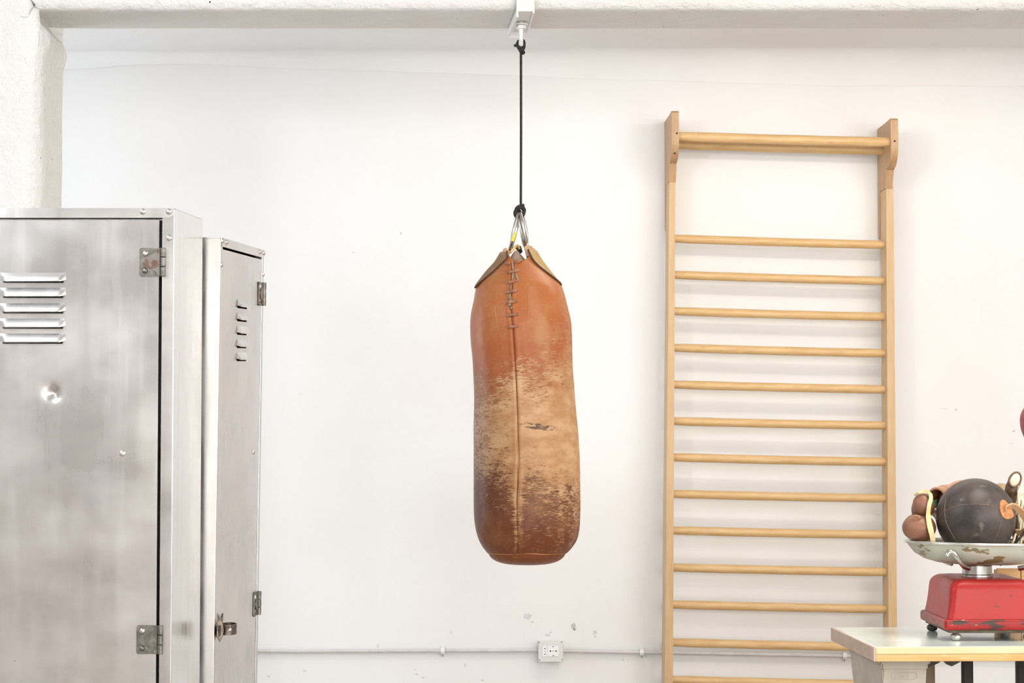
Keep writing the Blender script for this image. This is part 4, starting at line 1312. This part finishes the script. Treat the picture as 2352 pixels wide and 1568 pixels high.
for a, b_ in zip(rings, rings[1:]):
    for k in range(72):
        bm.faces.new((a[k], a[(k + 1) % 72], b_[(k + 1) % 72], b_[k]))
bm.faces.new(rings[0]); bm.faces.new(rings[-1])
pan = add('pan', bm, PAN, scl, smooth=60)
bm = B()
b_tube(bm, [V((PX + phx * 0.99 * cos(a), PY + 0.159 * sin(a), zr - 0.001 - TILT * phx * cos(a))) for a in [2 * pi * k / 96 for k in range(96)]], 0.0038, 10, closed=True)
add('rolled_rim', bm, PAN_RIM, pan)
# prongs that cradle the pan
for sgn in (-1, 1):
    for yy in (-0.118, 0.118):
        bm = B()
        q = V((PX + sgn * 0.082, PY + yy, 0))
        s = 1 if yy > 0 else -1
        pth = [V((PX + sgn * 0.060, PY + yy * 0.84, zp - 0.005)), V((PX + sgn * 0.080, PY + yy * 1.0 + s * 0.004, zp + 0.003)),
               V((PX + sgn * 0.098, PY + yy * 1.12 + s * 0.010, zp + 0.024)), V((PX + sgn * 0.108, PY + yy * 1.14 + s * 0.012, zp + 0.036)), V((PX + sgn * 0.118, PY + yy * 1.15 + s * 0.012, zp + 0.037)), V((PX + sgn * 0.124, PY + yy * 1.15 + s * 0.012, zp + 0.028))]
        b_tube(bm, spline(pth, 6), 0.0062, 10, flat=0.7)
        add('cradle_prong', bm, STEEL, scl)

# small wooden box behind the scale
wb = thing('wooden_box', 'tan wooden box standing behind the red scale', 'box', (1.36, 5.49, TZ))
for i in range(4):
    xa = 1.238 + i * 0.062
    bm = B(); b_box(bm, (xa, 5.468, TZ + 0.001), (xa + 0.0605, 5.478, TZ + 0.155), 0.0015); add('board', bm, CRATE, wb)
bm = B(); b_box(bm, (1.240, 5.4785, TZ + 0.001), (1.484, 5.515, TZ + 0.150), 0.002); add('box_body', bm, CRATE, wb)

# ------------------------------------------------------------------ things in the pan
def ray_sphere(px, py, c, r):
    o = V((0, 0, CAMH)); d = (at(px, py, 5.3) - o).normalized()
    oc = o - c
    b_ = oc.dot(d); q = b_ * b_ - (oc.dot(oc) - r * r)
    if q < 0:
        p = o + d * (-b_)
        return c + (p - c).normalized() * r
    return o + d * (-b_ - sqrt(q))
def blob(name, ells, mat, parent=None, voxel=0.004, smooth_it=6, origin=None):
    """one continuous skin grown over overlapping ellipsoids"""
    bm = B()
    for (c, r, *rot) in ells:
        M = rot[0] if rot else None
        b_ball(bm, c, r, 24, 16, M)
    me = bpy.data.meshes.new('tmp'); bm.to_mesh(me); bm.free()
    o = bpy.data.objects.new('tmp', me); COL.objects.link(o)
    m = o.modifiers.new('r', 'REMESH'); m.mode = 'VOXEL'; m.voxel_size = voxel
    s = o.modifiers.new('s', 'SMOOTH'); s.iterations = smooth_it; s.factor = 0.5
    dg = bpy.context.evaluated_depsgraph_get()
    res = bpy.data.meshes.new_from_object(o.evaluated_get(dg))
    bpy.data.objects.remove(o)
    return add(name, res, mat, parent, smooth=180, origin=origin)

BC, BR = at(2241, 1188.5, 5.255), 0.0965
BC.y = 5.255
ball = thing('medicine_ball', 'black leather medicine ball with orange strap handle in the scale pan', 'ball', V((BC.x, BC.y, BC.z - BR)))
bm = B()
r_ = bmesh.ops.create_uvsphere(bm, u_segments=64, v_segments=40, radius=BR)
bmesh.ops.translate(bm, vec=BC, verts=r_['verts'])
add('ball_skin', bm, BALL, ball)
def ball_line(pts, r=0.0011, mat=BALL_SEAM):
    bm = B(); b_tube(bm, spline([ray_sphere(x, y, BC, BR + 0.0002) for x, y in pts], 8), r, 6); add('seam', bm, mat, ball)
ball_line([(2150, 1196), (2157, 1186), (2170, 1174), (2188, 1165), (2210, 1159.5), (2240, 1157.5), (2270, 1160), (2300, 1166)])
ball_line([(2173, 1146), (2170, 1162), (2170.5, 1185), (2177, 1208), (2189, 1230), (2207, 1256)])
ball_line([(2301, 1186), (2297, 1208), (2288, 1232), (2276, 1258)])
# leather handle: patch + strap
hc = ray_sphere(2312, 1168, BC, BR)
nrm = (hc - BC).normalized()
q = nrm.to_track_quat('Z', 'Y')
bm = B()
pts = []
for (x, y) in ((2297, 1152), (2301, 1148), (2307, 1150), (2316, 1160), (2325, 1176), (2327, 1184), (2321, 1190), (2311, 1192), (2302, 1187), (2297, 1174), (2296, 1162)):
    pts.append(ray_sphere(x, y, BC, BR + 0.0005))
n_ = len(pts); cc = ray_sphere(2310, 1170, BC, BR + 0.004)
lay = []
for k, s in enumerate((1.0, 0.98, 0.6)):
    lay.append([bm.verts.new(BC + (cc + (p - cc) * s - BC).normalized() * (BR + (0.0002, 0.0034, 0.0042)[k])) for p in spline(pts, 3, True)])
for a, b_ in zip(lay, lay[1:]):
    m_ = len(a)
    for k in range(m_):
        bm.faces.new((a[k], a[(k + 1) % m_], b_[(k + 1) % m_], b_[k]))
bm.faces.new(lay[-1])
add('strap_patch', bm, ORANGE, ball, smooth=50, label='orange leather patch')
bm = B()
sp_ = spline([ray_sphere(2308, 1171, BC, BR + 0.005), at(2314, 1163, 5.165), at(2326, 1161, 5.17), at(2341, 1170, 5.18), at(2354, 1187, 5.19), at(2362, 1206, 5.21), at(2352, 1222, 5.235), at(2334, 1222, 5.25)], 6)
rr = []
for i, p in enumerate(sp_):
    t = (sp_[min(i + 1, len(sp_) - 1)] - sp_[max(i - 1, 0)]).normalized()
    w = V((0.30, -0.75, 0.55)); w = (w - t * w.dot(t)).normalized()
    nn = t.cross(w)
    rr.append([bm.verts.new(p + w * a * 0.0085 + nn * b_ * 0.0018) for a, b_ in ((-1, -1), (1, -1), (1, 1), (-1, 1))])
for a, b_ in zip(rr, rr[1:]):
    for k in range(4):
        bm.faces.new((a[k], a[(k + 1) % 4], b_[(k + 1) % 4], b_[k]))
bm.faces.new(rr[0]); bm.faces.new(rr[-1])
add('handle_strap', bm, STRAP, ball, smooth=40, label='tan leather handle strap')

# glove lying at the rim of the pan: padded fist with the thumb folded over it
gA = at(2118, 1214, 5.30)
gl = thing('boxing_glove', 'shiny brown boxing glove with yellow lace at the pan rim', 'boxing glove', V((gA.x, 5.30, gA.z - 0.03)))
S = 5.30 / F
def E(px, py, Y, rx, ry, rz, rot=None):
    p = at(px, py, Y)
    return (p, (rx * S, ry, rz * S), rot) if rot is not None else (p, (rx * S, ry, rz * S))
blob('glove_fist', [E(2111, 1211.5, 5.265, 39, 0.040, 31), E(2122, 1212, 5.275, 26, 0.042, 31), E(2104, 1205, 5.27, 28, 0.034, 25)], GLOVE_BROWN, gl, 0.0032)
blob('glove_thumb', [E(2121, 1158, 5.265, 25, 0.026, 26), E(2124, 1166, 5.275, 23, 0.028, 22), E(2113, 1170, 5.295, 20, 0.024, 26), E(2108, 1190, 5.31, 16, 0.02, 22)], GLOVE_BROWN, gl, 0.0032)
bm = B()
def band(bm, pts, widths, th=0.0016):
    rr = []
    for i, p in enumerate(pts):
        t = (pts[min(i + 1, len(pts) - 1)] - pts[max(i - 1, 0)]).normalized()
        w = V((1, 0, 0)) if abs(t.x) < 0.75 else V((0, 0, 1))
        w = (w - t * w.dot(t)).normalized(); nn = t.cross(w)
        h = widths[min(int(i / len(pts) * len(widths)), len(widths) - 1)]
        rr.append([bm.verts.new(p + w * a * h + nn * b_ * th) for a, b_ in ((-1, -1), (1, -1), (1, 1), (-1, 1))])
    for a, b_ in zip(rr, rr[1:]):
        for k in range(4):
            bm.faces.new((a[k], a[(k + 1) % 4], b_[(k + 1) % 4], b_[k]))
    bm.faces.new(rr[0]); bm.faces.new(rr[-1])
band(bm, spline([at(2101, 1137, 5.262), at(2110, 1131, 5.252), at(2124, 1128, 5.250), at(2136, 1134, 5.243), at(2138, 1145, 5.238), at(2134, 1160, 5.234), at(2132, 1180, 5.234), at(2134, 1200, 5.226), at(2139, 1222, 5.220), at(2143, 1240, 5.222), at(2144, 1252, 5.23)], 6),
     [0.0035, 0.0035, 0.004, 0.0045, 0.005, 0.005, 0.006, 0.0065, 0.006, 0.005])
add('yellow_lace', bm, LACE_YELLOW, gl, smooth=40, label='flat yellow lace')
bm = B()
b_tube(bm, spline([at(2096, 1186, 5.24), at(2104, 1183, 5.232), at(2114, 1187, 5.232), at(2110, 1189, 5.235)], 4), 0.0018, 6)
add('torn_welt', bm, GLOVE_TAN, gl)

# glove lying behind the ball: open cuff towards the first glove
gB = at(2195, 1160, 5.41)
gl = thing('boxing_glove', 'tan boxing glove behind the medicine ball with open cuff, dark inside', 'boxing glove', V((gB.x, 5.41, gB.z - 0.05)))
blob('glove_fist', [E(2210, 1139, 5.415, 42, 0.044, 38), E(2224, 1138, 5.415, 34, 0.040, 36), E(2188, 1150, 5.41, 32, 0.040, 39)], GLOVE_TAN, gl, 0.004)
bm = B()       # cuff tube
A_, B_ = at(2151, 1154, 5.362), at(2189, 1144, 5.445)
ax = (B_ - A_).normalized()
u = V((0, 0, 1)); u = (u - ax * u.dot(ax)).normalized(); v_ = ax.cross(u)
prof = [(1.0, 0.0), (1.06, 0.004), (1.04, 0.02), (1.04, 0.045), (1.04, 0.072)]
rings = []
for s, d in prof:
    rings.append([bm.verts.new(A_ + ax * d + (u * cos(a) * 0.037 + v_ * sin(a) * 0.028) * s) for a in [2 * pi * k / 32 for k in range(32)]])
for s, d in ((0.90, 0.0), (0.86, 0.03), (0.80, 0.07)):
    rings.insert(0, [bm.verts.new(A_ + ax * d + (u * cos(a) * 0.037 + v_ * sin(a) * 0.028) * s) for a in [2 * pi * k / 32 for k in range(32)]])
fl = []
for i, (a, b_) in enumerate(zip(rings, rings[1:])):
    for k in range(32):
        f = bm.faces.new((a[k], a[(k + 1) % 32], b_[(k + 1) % 32], b_[k]))
        f.material_index = 1 if i < 3 else 0  # inside faces of the cuff are near black
f = bm.faces.new(rings[0]); f.material_index = 1
cuff = add('cuff', bm, [GLOVE_TAN, CUFF_DARK], gl)
bm = B()
b_tube(bm, [A_ + ax * 0.045 + (u * cos(a) * 0.037 + v_ * sin(a) * 0.028) * 1.045 for a in [2 * pi * k / 40 for k in range(40)]], 0.0016, 6, closed=True)
add('cuff_piping', bm, MAT('pale_piping', (0.60, 0.38, 0.26), rough=0.6), cuff)
bm = B(); p = at(2147.5, 1158, 5.343)
b_prism(bm, [p + V(o) for o in ((-0.003, 0, 0.010), (0.004, 0.004, 0.012), (0.003, 0.004, -0.004), (0.000, 0.002, -0.008), (-0.002, 0, 0.0))], (0.0015, -0.001, 0)); add('cloth_label', bm, LABEL_GREEN, cuff, label='green cloth label')
bm = B(); b_tube(bm, spline([at(2142, 1178, 5.322), at(2146, 1172, 5.318), at(2149, 1168, 5.320), at(2147, 1176, 5.322)], 4), 0.0024, 8); add('lining_tuft', bm, CREAM, cuff)
bm = B(); b_tube(bm, spline([at(2144, 1180, 5.322), at(2147, 1186, 5.324), at(2149, 1192, 5.326)], 4), 0.0016, 6); add('lining_tuft', bm, LACE_CREAM, cuff)

# old dark glove with its upright thumb worn through, olive body behind the ball
gC = at(2318, 1170, 5.37)
gl = thing('boxing_glove', 'dark cracked boxing glove with upright torn thumb and cream laces', 'boxing glove', V((gC.x, 5.37, gC.z - 0.07)))
blob('glove_fist', [E(2299, 1154, 5.415, 40, 0.040, 46), E(2318, 1180, 5.405, 34, 0.034, 42), E(2340, 1192, 5.405, 36, 0.034, 36)], GLOVE_OLIVE, gl, 0.004)
R_ = Matrix.Rotation(radians(14), 4, 'Y')
th = blob('glove_thumb', [E(2330, 1105, 5.315, 15.5, 0.017, 21, R_), E(2325, 1122, 5.32, 17, 0.019, 24, R_), E(2320, 1143, 5.33, 16, 0.020, 24, R_), E(2318, 1166, 5.365, 17, 0.022, 24), E(2318, 1172, 5.385, 17, 0.022, 24)], GLOVE_DARK, gl, 0.0028)
bm = B()
cp = at(2331.5, 1101, 5.2995)
b_ball(bm, cp, (11 * S, 0.0045, 15.5 * S), 20, 12, Matrix.Rotation(radians(24), 4, 'Y'))
add('torn_lining', bm, CREAM, th, label='cream lining showing through a tear')
bm = B()
b_tube(bm, [cp + (Matrix.Rotation(radians(24), 3, 'Y') @ V((12.5 * S * cos(a), -0.001, 17.5 * S * sin(a)))) for a in [2 * pi * k / 28 for k in range(28)]], 0.0024, 8, closed=True)
add('tear_edge', bm, GLOVE_DARK, th)
rnd = random.Random(5)
for k in range(11):
    xs_ = 2338 + k * 2.4
    top = at(2338 + rnd.uniform(0, 12), 1112 + rnd.uniform(0, 8), 5.305)
    mid = at(xs_ + rnd.uniform(-3, 2), 1165 + rnd.uniform(-8, 8), 5.285 + rnd.uniform(-0.01, 0.02))
    low = at(xs_ + rnd.uniform(-3, 5), 1210 + rnd.uniform(-8, 8), 5.280 + rnd.uniform(-0.01, 0.02))
    end = at(xs_ + rnd.uniform(-8, 6), 1246 + rnd.uniform(-8, 6), 5.275 + rnd.uniform(-0.01, 0.02))
    bm = B(); b_tube(bm, spline([top, top * 0.5 + mid * 0.5 + V((rnd.uniform(-.004, .004), 0, 0.004)), mid, low, end], 5), 0.0024, 7); add('lace', bm, LACE_CREAM, gl)

# brown glove down in the pan beside the ball
gD = at(2346, 1222, 5.29)
gl = thing('boxing_glove', 'chestnut boxing glove deep in the pan under the cream laces', 'boxing glove', V((gD.x, 5.30, gD.z - 0.04)))
GLOVE_CHEST = MAT('chestnut_leather', (0.25, 0.11, 0.045), (0.38, 0.19, 0.085), 30, rough=0.4, bump=0.6, bscale=60, bdist=0.003)
blob('glove_fist', [E(2347, 1216, 5.335, 24, 0.028, 40), E(2364, 1222, 5.335, 30, 0.030, 34), E(2387, 1224, 5.325, 34, 0.036, 30)], GLOVE_CHEST, gl, 0.0035)
bm = B(); b_tube(bm, spline([at(2322, 1252, 5.215), at(2335, 1243, 5.205), at(2347, 1230, 5.205), at(2360, 1212, 5.21)], 6), 0.0032, 8); add('black_strap', bm, CUFF_DARK, gl)
bm = B(); b_tube(bm, spline([at(2322, 1251, 5.205), at(2328, 1242, 5.195), at(2331, 1232, 5.195), at(2333, 1226, 5.20)], 6), 0.0024, 8); add('lace', bm, LACE_CREAM, gl)

# ------------------------------------------------------------------ red punching ball at the frame's edge
rc = at(2395, 966, 6.0)
rb = thing('speed_ball', 'dark red leather punching ball hanging beyond the table', 'punching ball', V((rc.x, 6.0, rc.z - 0.088)))
bm = B()
prof = []
for k in range(33):           # pear shape, round at the top and drawn out below
    a = pi * k / 32
    up = cos(a)
    prof.append((max(0.004, 0.0632 * sin(a) * (1.0 if up > 0 else 1 - 0.12 * up * up)), up * (0.062 if up > 0 else 0.088)))
b_lathe(bm, prof, (rc.x, 6.0, rc.z), 40)
add('leather_bladder', bm, RED_LEATHER, rb, smooth=60)
bm = B(); b_lathe(bm, [(0.012, 0.058), (0.012, 0.066), (0.006, 0.069), (0.006, 0.077)], (rc.x, 6.0, rc.z), 18); add('top_eyelet', bm, STEEL, rb)
bm = B(); b_tube(bm, [V((rc.x, 6.0, rc.z + 0.072)), V((rc.x, 6.0, ZC + 0.001))], 0.004, 10); add('hanging_cord', bm, ROPE, rb)
